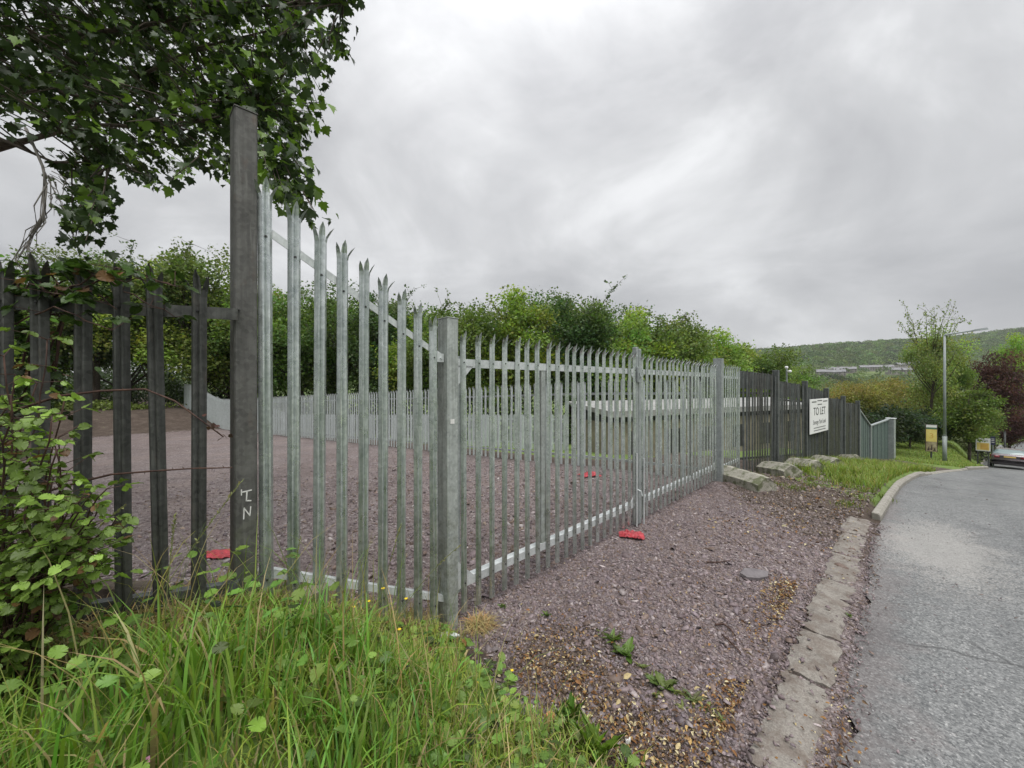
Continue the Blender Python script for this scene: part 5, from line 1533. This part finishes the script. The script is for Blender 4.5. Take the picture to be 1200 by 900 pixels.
V, Fc, C = merge_arrays([d1, d2, d3, chips(9000, smp_ridge, .013, 11, [(.07, .05, .036), (.10, .07, .05), (.05, .036, .028), (.14, .10, .075)], tilt=.6, thick=.5)]); tag(mobj('rubble', array_mesh('rubble', V, Fc, M['chip'], C)), kind='stuff')
LIT = [(.24, .13, .045), (.18, .085, .03), (.34, .23, .09), (.12, .06, .025), (.42, .34, .18), (.26, .16, .07), (.09, .05, .028), (.15, .10, .06), (.20, .10, .04), (.50, .44, .27)]
def litter(n, smp, size, seed, flat=.45, lift=.012):
    r = np.random.default_rng(seed); s, q = smp(r, n); m_ = len(s)
    a_ = r.uniform(0, 6.283, m_); d = np.stack([np.cos(a_), np.sin(a_), r.normal(0, flat, m_)], 1)
    Pp = np.stack([(s + q)*K, (s - q)*K, H(s, q) + lift + r.uniform(0, .02, m_)], 1)
    pal = np.array(LIT); c = pal[r.integers(len(pal), size=m_)] * (1 + r.normal(0, .15, (m_, 1)))
    V, Fc, C = scatter_arrays(LEAF2_V * np.array([.8, 1, 2.6]), LEAF2_F, Pp, frame_from(d, r.normal(0, .5, m_)), size * np.exp(r.normal(0, .35, m_)), np.clip(c, .01, .8))
    return V, Fc, C
def smp_kerbside(r, n):
    s = r.uniform(1.4, 4.6, n); q = -.66 - np.abs(r.normal(0, .10, n)) * (1 + (s < 2.2)); k = np.sin(s*3.3 + .4) + .4*np.sin(s*8) > r.normal(-.1, .5, len(s)); return s[k], q[k]
def smp_gutter(r, n):
    s = r.uniform(1.2, 3.4, n); q = -.235 + r.normal(0, .05, n); k = r.random(n) < sst(3.6, 1.6, s); return s[k], q[k]
def smp_loose(r, n):
    s = 1.8 + 8 * r.beta(1, 2, n); q = r.uniform(-2.5, -.35, n); return s, q
def smp_grassdry(r, n):
    s = r.uniform(-.3, 1.75, n); q = -2.42 + r.normal(0, .12, n); return s, q
def smp_spoil2(r, n):
    s = r.uniform(5.5, 10.5, n); q = r.uniform(-1.9, -.35, n); return s, q
L = [litter(1800, smp_ridge, .019, 1), litter(3000, smp_kerbside, .018, 2), litter(1300, smp_gutter, .016, 3), litter(900, smp_loose, .016, 4), litter(900, smp_grassdry, .04, 5, .7), litter(700, smp_spoil2, .03, 6)]
V, Fc, C = merge_arrays(L)
M['litter'] = mat_attr('dead_leaf', .75, .25, 120, .2, .001)
tag(mobj('leaf_litter', array_mesh('leaf_litter', V, Fc, M['litter'], C)), kind='stuff')

# ------------------------------------------------------------------ small loose things
def ground_hit(px, py):
    zz = 3.0
    for _ in range(80):
        x, y = ray(px, zz); zz = .5 * zz + .5 * (EYE - Hxy(x, y)) * 451 / (py - 450)
    x, y = ray(px, zz); return x, y, Hxy(x, y)
M['red_plastic'] = mat_simple('red_plastic', (.20, .022, .028), (.50, .045, .06), 22, .5, 0, .6)
def red_bag(px, py, label, w, d, h, seed):
    x, y, z = ground_hit(px, py); r = random.Random(seed); nu, nv = 16, 12
    vs = []
    for i in range(nu):
        for j in range(nv):
            u, v = i/(nu-1)*2-1, j/(nv-1)*2-1
            e = max(0, 1 - (abs(u)**2.5 + abs(v)**2.5) * .6)
            vs.append((u*w/2*(1 + r.uniform(-.08, .08)), v*d/2*(1 + r.uniform(-.1, .1)), h*e*(.6 + .4*math.sin(u*5 + seed)*math.cos(v*4.3 + u*2)) + r.uniform(0, .018)))
    fs = [(i*nv+j, (i+1)*nv+j, (i+1)*nv+j+1, i*nv+j+1) for i in range(nu-1) for j in range(nv-1)]
    mb = MB(); mb.add(vs, fs); me = mb.mesh('marker_sheet', M['red_plastic'])
    o = mobj('marker_sheet', me, None, (x, y, z + .012)); o.rotation_euler = (0, 0, r.uniform(-.5, .5)); tag(o, label, 'plastic sheet', 'red plastic scraps on the slate')
    md = o.modifiers.new('thick', 'SOLIDIFY'); md.thickness = .004
red_bag(740, 629, 'crumpled red plastic scrap outside the gate near the latch', .30, .20, .06, 1)
red_bag(691, 558, 'red plastic scrap in the yard seen through the gate', .42, .28, .08, 2)
red_bag(262, 651, 'flat red plastic scrap in the yard left of the tall post', .42, .24, .03, 3)
def slab(name, label, cat, px, py, L, W, T, rz, mat, seed, tilt=(0, 0), dz=0.0):
    x, y, z = ground_hit(px, py); r = random.Random(seed); k_ = 7
    ring = [(math.cos(i*6.283/k_)*L/2*r.uniform(.75, 1.1), math.sin(i*6.283/k_)*W/2*r.uniform(.75, 1.1)) for i in range(k_)]
    vs = [(a_, b_, 0) for a_, b_ in ring] + [(a_*.98, b_*.98, T*.8) for a_, b_ in ring] + [(a_*.86, b_*.86, T + r.uniform(-.004, .004)) for a_, b_ in ring]
    fs = [tuple(range(k_-1, -1, -1)), tuple(range(2*k_, 3*k_))] + [(a*k_ + i, a*k_ + (i+1) % k_, (a+1)*k_ + (i+1) % k_, (a+1)*k_ + i) for a in (0, 1) for i in range(k_)]
    mb = MB(); mb.add(vs, fs); o = mb.build(name, mat, None); o.location = (x, y, z + dz); o.rotation_euler = (tilt[0], tilt[1], rz); tag(o, label, cat)
M['slate'] = mat_simple('grey_slate', (.10, .088, .092), (.175, .158, .162), 9, .6, 0, .4)
M['brick'] = mat_simple('orange_brick', (.36, .15, .07), (.50, .24, .12), 18, .9, 0, .5)
M['scrap'] = mat_simple('pale_scrap', (.40, .42, .41), (.60, .62, .61), 9, .5, .2, .1)
slab('slate_slab', 'flat grey slate slab lying on the slate chippings near the kerb', 'stone', 884, 676, .34, .20, .035, .3, M['slate'], 2, (.1, .05), .01)
slab('brick_fragment', 'small orange brick fragment at the edge of the grass', 'brick', 643, 846, .075, .06, .05, .5, M['brick'], 3, (.2, .1), .0)
slab('metal_scrap', 'pale flat scrap of metal beside the dead straw tuft', 'scrap', 524, 753, .22, .06, .012, .1, M['scrap'], 4, (.05, .1), .05)
slab('stone', 'white pebble among dark slate at the bottom of the chippings', 'stone', 736, 872, .035, .03, .02, .2, M['white_paint'], 5, (0, 0), .01)
bm_ = thing('timber_baulk', 'dark rotten timber baulk lying behind the foot of the old fence', 'timber', (*ray(200, 2.45), .60))
bm_.rotation_euler = (0, .02, -.03); mb = MB(); mb.bbox(-.75, .42, -.05, .05, -.06, .05, .012); mb.build('beam', M['bark'], bm_)
slab('timber_offcut', 'short pale timber offcut in the dirt under the old fence', 'timber', 290, 690, .26, .10, .08, .8, M['concrete'], 6, (0, .1), .02)
def twig(label, pts, rad):
    P3 = [Vector(ground_hit(*p)) + Vector((0, 0, rad + .012)) for p in pts]; O = P3[0].copy()
    mb = MB(); mb.tube([p - O for p in P3], [rad * (1 - .5 * i / len(P3)) for i in range(len(P3))], 6)
    o = mb.build('twig', M['bramble_stem'], None, True); o.location = O; tag(o, label, 'twig')
twig('bent dark twig lying on the slate, upper of the two', [(838, 735), (848, 734), (856, 740), (862, 748)], .008)
twig('straight dark twig lying on the slate below the bent twig', [(846, 746), (858, 757), (868, 767)], .006)
twig('long thin pale twig on the slate right of the red scrap', [(828, 661), (842, 661), (856, 659)], .008)
# ------------------------------------------------------------------ street furniture
M['lamp_grey'] = mat_simple('lamp_post_grey', (.24, .27, .27), (.32, .35, .35), 4, .6, .2, 0)
M['lamp_base'] = mat_simple('lamp_base_grey', (.20, .23, .22), (.28, .31, .30), 5, .6, .2, 0)
x, y = ray(1107, 22.0); z = Hxy(x, y)
lp = thing('street_lamp', 'grey street lamp post on the grass beside the banner sign', 'street lamp', (x, y, z), math.radians(-38))
top = EYE + (450 - 393) / 451 * 22 - z
mb = MB(); mb.tube([(0, 0, -.3), (0, 0, 1.45)], [.10, .10], 12); mb.tube([(0, 0, 1.45), (0, 0, 1.55)], [.10, .075], 12); mb.build('base', M['lamp_base'], lp, True)
mb = MB(); mb.tube([(0, 0, 1.5), (0, 0, top * .6), (0, 0, top)], [.075, .06, .05], 12); mb.build('pole', M['lamp_grey'], lp, True)
mb = MB(); mb.tube([(0, 0, top - .05), (.03, 0, top + .02), (.15, 0, top + .05), (1.1, 0, top + .19)], [.055, .052, .046, .042], 10); mb.build('arm', M['lamp_grey'], lp, True)
mb = MB(); mb.add([(1.05, -.08, top + .13), (1.6, -.12, top + .20), (1.6, .12, top + .20), (1.05, .08, top + .13), (1.07, -.07, top + .23), (1.55, -.08, top + .30), (1.55, .08, top + .30), (1.07, .07, top + .23)], [(3,2,1,0),(4,5,6,7),(0,1,5,4),(1,2,6,5),(2,3,7,6),(3,0,4,7)]); mb.build('lamp_head', M['lamp_grey'], lp)

M['sign_yellow'] = mat_simple('yellow_print', (.62, .48, .10), (.80, .66, .24), 2.2, .5, 0, 0)
M['sign_orange'] = mat_simple('orange_print', (.60, .34, .05), (.70, .46, .12), 3, .5, 0, 0)
M['sign_brown'] = mat_simple('brown_print', (.16, .11, .06), (.46, .40, .26), 5, .5, 0, 0)
M['sign_green'] = mat_simple('green_print', (.06, .14, .08), (.09, .18, .11), 3, .5, 0, 0)
M['dark_frame'] = mat_simple('dark_sign_frame', (.05, .035, .03), (.09, .065, .05), 4, .6, 0, 0)
M['dark_post'] = mat_simple('dark_post', (.05, .055, .055), (.09, .095, .09), 4, .6, .2, 0)
M['navy'] = mat_simple('navy_sign', (.025, .03, .07), (.05, .05, .10), 4, .5, 0, 0)
x, y = ray(1091.5, 23.0); z = Hxy(x, y)
zt = EYE + (450 - 498) / 451 * 23 - z; zb = EYE + (450 - 529) / 451 * 23 - z
bs = thing('banner_sign', 'tall yellow and brown banner sign on a post beside the lamp post', 'sign', (x, y, z), math.radians(-40))
w = .22
mb = MB(); mb.tube([(0, .05, -.3), (0, .05, zb + .3)], .045, 8); mb.build('post', M['dark_post'], bs)
mb = MB(); mb.bbox(-w - .03, w + .03, 0, .05, zb - .02, zt + .02, .006); mb.build('frame', M['dark_frame'], bs)
def panel(name, m_, a, b, c, d, par, y0=-.006):
    mb = MB(); mb.box(a, b, y0, y0 + .005, c, d); return mb.build(name, m_, par)
hh = zt - zb
panel('header', M['sign_white'], -w, w, zb + hh*.905, zt, bs); panel('green_band', M['sign_green'], -w, w, zb + hh*.84, zb + hh*.90, bs)
panel('picture', M['sign_yellow'], -w, w, zb + hh*.37, zb + hh*.835, bs); panel('lower_picture', M['sign_brown'], -w, w, zb, zb + hh*.365, bs)
text('3', .44, M['sign_orange'], bs, (0, -.0075, zb + hh*.58), name='emblem')
mb = MB()
for a, b, c, d in ((-.18, -.07, .03, .22), (-.05, .04, .05, .30), (.06, .18, .02, .18)): mb.prism([(a, zb + hh*c), (b, zb + hh*c), ((a+b)/2 + .03, zb + hh*d)], -.0085, -.0065)
mb.build('picture_shapes', M['dark_frame'], bs)

x, y = ray(1152, 27.0); z = Hxy(x, y)
zt = EYE + (450 - 513.5) / 451 * 27 - z; zb = EYE + (450 - 528.5) / 451 * 27 - z
wb = thing('notice_board', 'white and yellow notice board on short legs left of the car', 'sign', (x, y, z), math.radians(-46))
w = .33; hh = zt - zb
for a in (-.24, .24):
    mb = MB(); mb.bbox(a - .03, a + .03, .03, .08, -.3, zt - .1, .004); mb.build('leg', M['dark_post'], wb)
mb = MB(); mb.bbox(-w, w, 0, .03, zb, zt, .005); mb.build('board', M['sign_white'], wb)
panel('yellow_panel', M['sign_yellow'], -w + .05, w - .05, zb + .06, zb + hh*.64, wb); panel('orange_panel', M['sign_orange'], -.12, w - .1, zb + .12, zb + hh*.58, wb, -.012)
mb = MB()
for c in (.76, .84): mb.box(-.22, .22, -.003, -.0005, zb + hh*c, zb + hh*c + .03)
mb.build('lettering', M['grey_ink'], wb)

x, y = ray(1163.5, 28.5); z = Hxy(x, y)
zt = EYE + (450 - 511.5) / 451 * 28.5 - z; zb = EYE + (450 - 521.5) / 451 * 28.5 - z
ns_ = thing('small_sign', 'small dark navy sign on a pale post right of the white notice board', 'sign', (x, y, z), math.radians(-48))
mb = MB(); mb.tube([(0, .03, -.3), (0, .03, zt - .05)], .035, 8); mb.build('post', M['lamp_grey'], ns_)
mb = MB(); mb.bbox(-.11, .11, -.01, .01, zb, zt, .004); mb.build('board', M['navy'], ns_)
mb = MB()
for c in (.3, .5, .68): mb.box(-.07, .07, -.014, -.012, zb + (zt-zb)*c, zb + (zt-zb)*c + .035)
mb.build('lettering', M['sign_white'], ns_)
x, y = ray(1177.5, 33.0); z = Hxy(x, y)
zt = EYE + (450 - 506) / 451 * 33 - z
sp_ = thing('sign_post', 'thin dark grey post standing beyond the car roof', 'post', (x, y, z), .4)
mb = MB(); mb.tube([(0, 0, -.3), (0, 0, zt)], [.07, .065], 10); mb.tube([(0, 0, zt), (0, 0, zt + .06)], [.075, .03], 10); mb.build('pole', M['dark_post'], sp_, True)

# camera pole behind the dark fence
x, y = ray(922, 12.5); z = Hxy(x, y)
cp = thing('camera_pole', 'thin pole with two white cameras behind the dark fence', 'camera pole', (x, y, z), math.radians(-40))
ztop = EYE + (450 - 430) / 451 * 12.5 - z
mb = MB(); mb.tube([(0, 0, -.3), (0, 0, ztop)], .026, 8); mb.build('pole', M['lamp_grey'], cp)
def cam_dome(zc, dx):
    mb = MB(); mb.tube([(0, 0, zc), (dx, -.06, zc + .02)], .018, 6)
    rings = [(zc + .04, .02), (zc + .035, .04), (zc + .01, .05), (zc - .015, .048), (zc - .04, .03), (zc - .05, .006)]
    vs = [(dx + r*math.cos(6.283*i/10), -.10 + r*math.sin(6.283*i/10), zz) for zz, r in rings for i in range(10)]
    fs = [(a*10+i, a*10+(i+1) % 10, (a+1)*10+(i+1) % 10, (a+1)*10+i) for a in range(5) for i in range(10)] + [tuple(range(10)), tuple(range(59, 49, -1))]
    mb.add(vs, fs); mb.build('camera', M['sign_white'], cp, True)
cam_dome(ztop - .02, 0.0); cam_dome(ztop - .15, .09)

# ------------------------------------------------------------------ car
def car_paint(name, c, rough=.25, metal=.4):
    m, nt = new_mat(name); g = NT(nt); g.bsdf(c, rough, metal, None, .5, Coat_Weight=.6, Coat_Roughness=.08); return m
M['car_silver'] = car_paint('silver_mauve_paint', (.22, .185, .195)); M['car_dark'] = car_paint('dark_plum_bumper', (.05, .042, .048), .35, .1)
M['car_glass'] = car_paint('car_glass', (.16, .22, .22), .06, 0.0)  # base colour lightened to stand in for reflected sky
M['tail'] = car_paint('tail_lamp_red', (.22, .012, .02), .2, 0); M['plate'] = mat_simple('yellow_plate', (.70, .50, .14), (.76, .56, .2), 4, .5, 0, 0)
M['tyre'] = mat_simple('tyre_rubber', (.012, .012, .012), (.022, .022, .022), 9, .8, 0, .2); M['rim'] = mat_simple('alloy_rim', (.35, .35, .36), (.45, .45, .46), 6, .35, .8, 0)
hd = math.radians(-51.5)
s_, n_ = 43.2, 5.9
zr = 27.6; x, y = ray(1183.5, zr)
fw = Vector((-math.sin(hd), math.cos(hd)))
cx, cy = x + fw.x * 2.25, y + fw.y * 2.25
zc_ = 1.93 - 100.5 / 451 * zr
pitch = -.09
car = thing('car', 'silver mauve saloon car with dark bumper parked on the road, seen from behind', 'car', (cx, cy, zc_ - .12))
car.rotation_euler = (pitch, 0, hd)
def loft(mb, stations, closed=True):
    m_ = len(stations[0]); vs = [p for r in stations for p in r]
    fs = [(i*m_ + j, i*m_ + (j+1) % m_, (i+1)*m_ + (j+1) % m_, (i+1)*m_ + j) for i in range(len(stations)-1) for j in range(m_ if closed else m_-1)]
    fs += [tuple(range(m_)), tuple(range(len(vs)-1, len(vs)-m_-1, -1))]
    mb.add(vs, fs)
def lower(yy, hw, zb, zs, zt):
    half = [(hw*.80, zb), (hw*.97, zb + .10), (hw, zb + .30), (hw*.985, zs), (hw*.93, zt - .04), (hw*.82, zt)]
    return [(a, yy, b) for a, b in half] + [(-a, yy, b) for a, b in half[::-1]]
mb = MB()
loft(mb, [lower(-2.26, .78, .42, .70, .88), lower(-2.20, .87, .30, .74, .97), lower(-1.9, .91, .24, .76, 1.0), lower(-1.2, .92, .22, .74, .98), lower(0, .92, .22, .72, .95), lower(1.0, .92, .22, .70, .92), lower(1.7, .90, .24, .66, .82), lower(2.1, .82, .28, .58, .70), lower(2.26, .68, .34, .5, .58)])
mb.build('body', M['car_silver'], car, True)
def green(yy, hw, z0, z1, tw):
    half = [(hw, z0), (lerp(hw, tw, .5) + .01, lerp(z0, z1, .55)), (tw, z1 - .05), (tw*.8, z1), ]
    return [(a, yy, b) for a, b in half] + [(-a, yy, b) for a, b in half[::-1]]
mb = MB(); loft(mb, [green(-1.78, .76, .985, 1.02, .70), green(-1.0, .82, .96, 1.36, .60), green(-.4, .84, .94, 1.42, .60), green(.3, .84, .93, 1.41, .60), green(1.2, .78, .90, .96, .70)])
mb.build('window_glass', M['car_glass'], car, True)
mb = MB(); loft(mb, [[(a*1.02, yy, b + .012) for a, yy, b in r] for r in ([(-.58, -1.08, 1.345), (.58, -1.08, 1.345), (.6, -1.08, 1.30), (-.6, -1.08, 1.30)], [(-.56, -.4, 1.42), (.56, -.4, 1.42), (.62, -.4, 1.36), (-.62, -.4, 1.36)], [(-.54, .36, 1.405), (.54, .36, 1.405), (.62, .36, 1.35), (-.62, .36, 1.35)])])
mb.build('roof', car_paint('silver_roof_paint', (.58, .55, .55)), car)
mb = MB(); loft(mb, [lower(-2.315, .72, .27, .40, .52), lower(-2.27, .90, .22, .45, .585), lower(-2.0, .935, .22, .45, .58), lower(-1.75, .93, .23, .44, .56)]); mb.build('bumper', M['car_dark'], car, True)
mb = MB(); mb.bbox(-.5, .5, -2.275, -2.2, .70, .90, .02); mb.build('plate_recess', M['car_dark'], car)
mb = MB(); mb.box(-.27, .27, -2.283, -2.276, .755, .865); mb.build('number_plate', M['plate'], car)
for sx in (-1, 1):
    mb = MB(); loft(mb, [[(sx*a, b, c) for a, b, c in r] for r in ([(.46, -2.285, .72), (.46, -2.285, .86), (.46, -2.2, .86), (.46, -2.2, .72)], [(.72, -2.26, .70), (.72, -2.255, .88), (.72, -2.15, .88), (.72, -2.15, .70)], [(.90, -2.14, .72), (.89, -2.13, .88), (.86, -2.0, .88), (.88, -2.0, .72)])]); mb.build('tail_light', M['tail'], car, True)
    mb = MB(); mb.bbox(sx*.98 - .09, sx*.98 + .09, .62, .74, .94, 1.07, .02); mb.bbox(sx*.88 - .05, sx*.88 + .05, .66, .70, .95, .99, .01); mb.build('wing_mirror', M['car_dark'], car)
    for wy in (-1.36, 1.38):
        mb = MB(); vs = []; prof = [(.20, -.10), (.29, -.11), (.325, -.08), (.325, .08), (.29, .11), (.20, .10)]
        for i in range(24):
            a = 6.283*i/24
            for r, o in prof: vs.append((sx*.82 + o, wy + r*math.cos(a), .325 + r*math.sin(a)))
        mb.add(vs, [(i*6+j, i*6+(j+1) % 6, ((i+1) % 24)*6+(j+1) % 6, ((i+1) % 24)*6+j) for i in range(24) for j in range(6)])
        wh = mb.build('wheel', M['tyre'], car, True)
        mb = MB()
        for i in range(10):
            a = 6.283*i/10; Mx = Matrix.Translation((sx*.87, wy, .325)) @ Matrix.Rotation(a, 4, 'X'); mb.box(-.03, .03, -.02, .02, .03, .21, Mx)
        mb.tube([(sx*.83, wy, .325), (sx*.91, wy, .325)], .05, 10); mb.build('rim', M['rim'], wh)

# ------------------------------------------------------------------ terraces on the far hillside
M['slate_roof'] = mat_simple('far_slate_roof', (.15, .15, .158), (.24, .24, .25), .3, .7, 0, 0); M['render_wall'] = mat_simple('pale_house_render', (.20, .185, .165), (.34, .32, .29), .2, .85, 0, 0)
M['far_glass'] = mat_simple('far_window', (.04, .045, .05), (.07, .075, .08), 1, .2, 0, 0); M['white_render'] = mat_simple('white_house_render', (.7, .68, .67), (.78, .76, .75), .3, .8, 0, 0)
def house_proto(wallm, name, w=5.6):
    mb = MB(); mb.box(-w/2, w/2, -4, 4, -2.5, 5.2); wall = mb.mesh('wall', wallm)
    mb = MB(); mb.prism([(-4.4, 5.1), (0, 8.0), (4.4, 5.1), (4.4, 5.35), (0, 8.3), (-4.4, 5.35)], -w/2, w/2, 'x'); roof = mb.mesh('roof', M['slate_roof'])
    mb = MB(); mb.box(w/2 - 1.1, w/2 - .1, -.5, .5, 7.6, 9.6); ch = mb.mesh('chimney', M['render_wall'])
    mb = MB(); mb.box(-.55, .55, -4.06, -3.9, 0, 1.4)
    wi = mb.mesh('window', M['far_glass'])
    return wall, roof, ch, wi
hp = house_proto(M['render_wall'], 'a'); hw_ = house_proto(M['white_render'], 'b')
def house(px, yy, depth, rz, label, group, proto=hp):
    x, y = ray(px, depth); z = float(hill_z(x, y)) + .3
    t = thing('terraced_house', label, 'house', (x, y, z), rz, group)
    mobj('wall', proto[0], t); r = mobj('roof', proto[1], t); mobj('chimney', proto[2], r); [mobj('window', proto[3], t, (a, 0, z_)) for a in (-1.6, 1.3) for z_ in (.9, 3.2)]
def row(px0, px1, y0, y1, depth, n_, rz, label, group):
    for i in range(n_):
        f = (i + .5) / n_; house(lerp(px0, px1, f), lerp(y0, y1, f) + random.uniform(-.45, .45), depth + random.uniform(-2, 2), rz, label, group)
row(966, 1003, 437.5, 437, 525, 7, -.55, 'grey slate roofed terrace house in the upper left row on the far hillside', 'upper left terrace on the hill')
row(957, 990, 443, 442, 446, 6, -.55, 'grey terrace house in the lower left row on the far hillside', 'lower left terrace on the hill')
row(1007, 1047, 436, 434.5, 552, 7, -.5, 'grey terrace house in the middle row on the far hillside', 'middle terrace on the hill')
row(1050, 1078, 435, 431, 578, 5, -.2, 'grey terrace house in the right hand row on the far hillside', 'end terrace on the hill')
row(1040, 1068, 442, 440, 466, 5, -.3, 'grey terrace house below the middle row on the far hillside', 'lower middle terrace on the hill')
house(979.5, 440.5, 470, -.5, 'single white rendered house among the grey terraces', None, hw_)
row(1182, 1206, 430.5, 430.5, 580, 4, -.6, 'pale terrace house at the right edge behind the copper tree', 'right edge terrace on the hill')

# ------------------------------------------------------------------ sky, sun, camera
wd = bpy.data.worlds.new('World'); SC.world = wd; wd.use_nodes = True
nt = wd.node_tree; nt.nodes.clear(); g = NT(nt)
SUN_EL, SUN_AZ = math.radians(64), math.radians(150)      # azimuth measured from +Y towards +X
tc = g.n('ShaderNodeTexCoord').outputs['Generated']
sep = g.n('ShaderNodeSeparateXYZ'); g.l(tc, sep.inputs[0])
zc = g.math('ADD', g.math('MAXIMUM', sep.outputs[2], 0.0), .30)
cv = g.n('ShaderNodeCombineXYZ'); g.l(g.math('DIVIDE', sep.outputs[0], zc), cv.inputs[0]); g.l(g.math('DIVIDE', sep.outputs[1], zc), cv.inputs[1]); cv.inputs[2].default_value = 3.7
mpv = g.mapping(tc, (1.0, 1.0, 1.55), (0, math.radians(24), math.radians(10)), (.35, 1.2, .1))
n1 = g.noise(mpv, 1.9, 8, .56, .5); n2 = g.noise(cv.outputs[0], 1.6, 7, .6, .6)
cl = g.math('ADD', g.math('MULTIPLY', n1, .68), g.math('MULTIPLY', n2, .32))
ccol = g.ramp(cl, [(.30, (.252, .254, .264)), (.43, (.322, .324, .333)), (.54, (.405, .408, .415)), (.66, (.56, .565, .572))])
GL = Vector((-.02, 1, .84)).normalized()
sd = Vector((math.sin(SUN_AZ) * math.cos(SUN_EL), math.cos(SUN_AZ) * math.cos(SUN_EL), math.sin(SUN_EL)))
dt = g.n('ShaderNodeVectorMath', operation='DOT_PRODUCT'); g.l(tc, dt.inputs[0]); dt.inputs[1].default_value = GL
glow = g.math('POWER', g.math('MAXIMUM', dt.outputs['Value'], 0.0), 14.0)
br = g.math('ADD', g.math('MULTIPLY', g.math('POWER', g.math('MAXIMUM', sep.outputs[2], 0.0), 5.0), 3.2), .92)
br = g.math('ADD', br, g.math('MULTIPLY', glow, .20))
mulc = g.n('ShaderNodeVectorMath', operation='SCALE'); g.l(ccol, mulc.inputs[0]); g.l(br, mulc.inputs['Scale'])
sky = g.n('ShaderNodeTexSky', sky_type='NISHITA'); sky.sun_disc = False; sky.sun_elevation = SUN_EL; sky.sun_rotation = SUN_AZ
bg1 = g.n('ShaderNodeBackground'); g.l(sky.outputs[0], bg1.inputs[0]); bg1.inputs[1].default_value = .05
bg2 = g.n('ShaderNodeBackground'); g.l(mulc.outputs[0], bg2.inputs[0]); bg2.inputs[1].default_value = 1.0
mx = g.n('ShaderNodeMixShader'); mx.inputs[0].default_value = .93; g.l(bg1.outputs[0], mx.inputs[1]); g.l(bg2.outputs[0], mx.inputs[2])
wo = g.n('ShaderNodeOutputWorld'); g.l(mx.outputs[0], wo.inputs[0])

hm_, hnt = new_mat('haze_air'); hg = NT(hnt)
pv = hg.n('ShaderNodeVolumePrincipled'); pv.inputs['Color'].default_value = (.92, .94, .97, 1); pv.inputs['Density'].default_value = .00016; pv.inputs['Anisotropy'].default_value = .3
ho_ = hg.n('ShaderNodeOutputMaterial'); hg.l(pv.outputs[0], ho_.inputs['Volume'])
mb = MB(); mb.box(-1400, 2900, -1300, 2300, -130, 240); hz = mb.build('haze', hm_); tag(hz, kind='stuff')
sl = bpy.data.lights.new('sun', 'SUN'); sl.energy = 1.5; sl.angle = math.radians(50); sl.color = (1.0, .97, .93)
so = bpy.data.objects.new('sun', sl); COL.objects.link(so); so.rotation_euler = sd.to_track_quat('Z', 'Y').to_euler()

cam = bpy.data.cameras.new('camera'); cam.sensor_width = 36; cam.lens = 36 * F; cam.clip_start = .05; cam.clip_end = 6000
co_ = bpy.data.objects.new('camera', cam); COL.objects.link(co_); co_.location = (0, 0, EYE); co_.rotation_euler = (math.pi / 2, 0, 0)
SC.camera = co_
SC.view_settings.view_transform = 'Standard'; SC.view_settings.look = 'None'; SC.view_settings.exposure = .80; SC.view_settings.gamma = 1
SC.cycles.max_bounces = 6; SC.cycles.diffuse_bounces = 3; SC.cycles.glossy_bounces = 2; SC.cycles.transmission_bounces = 3; SC.cycles.transparent_max_bounces = 4
SC.cycles.use_denoising = True
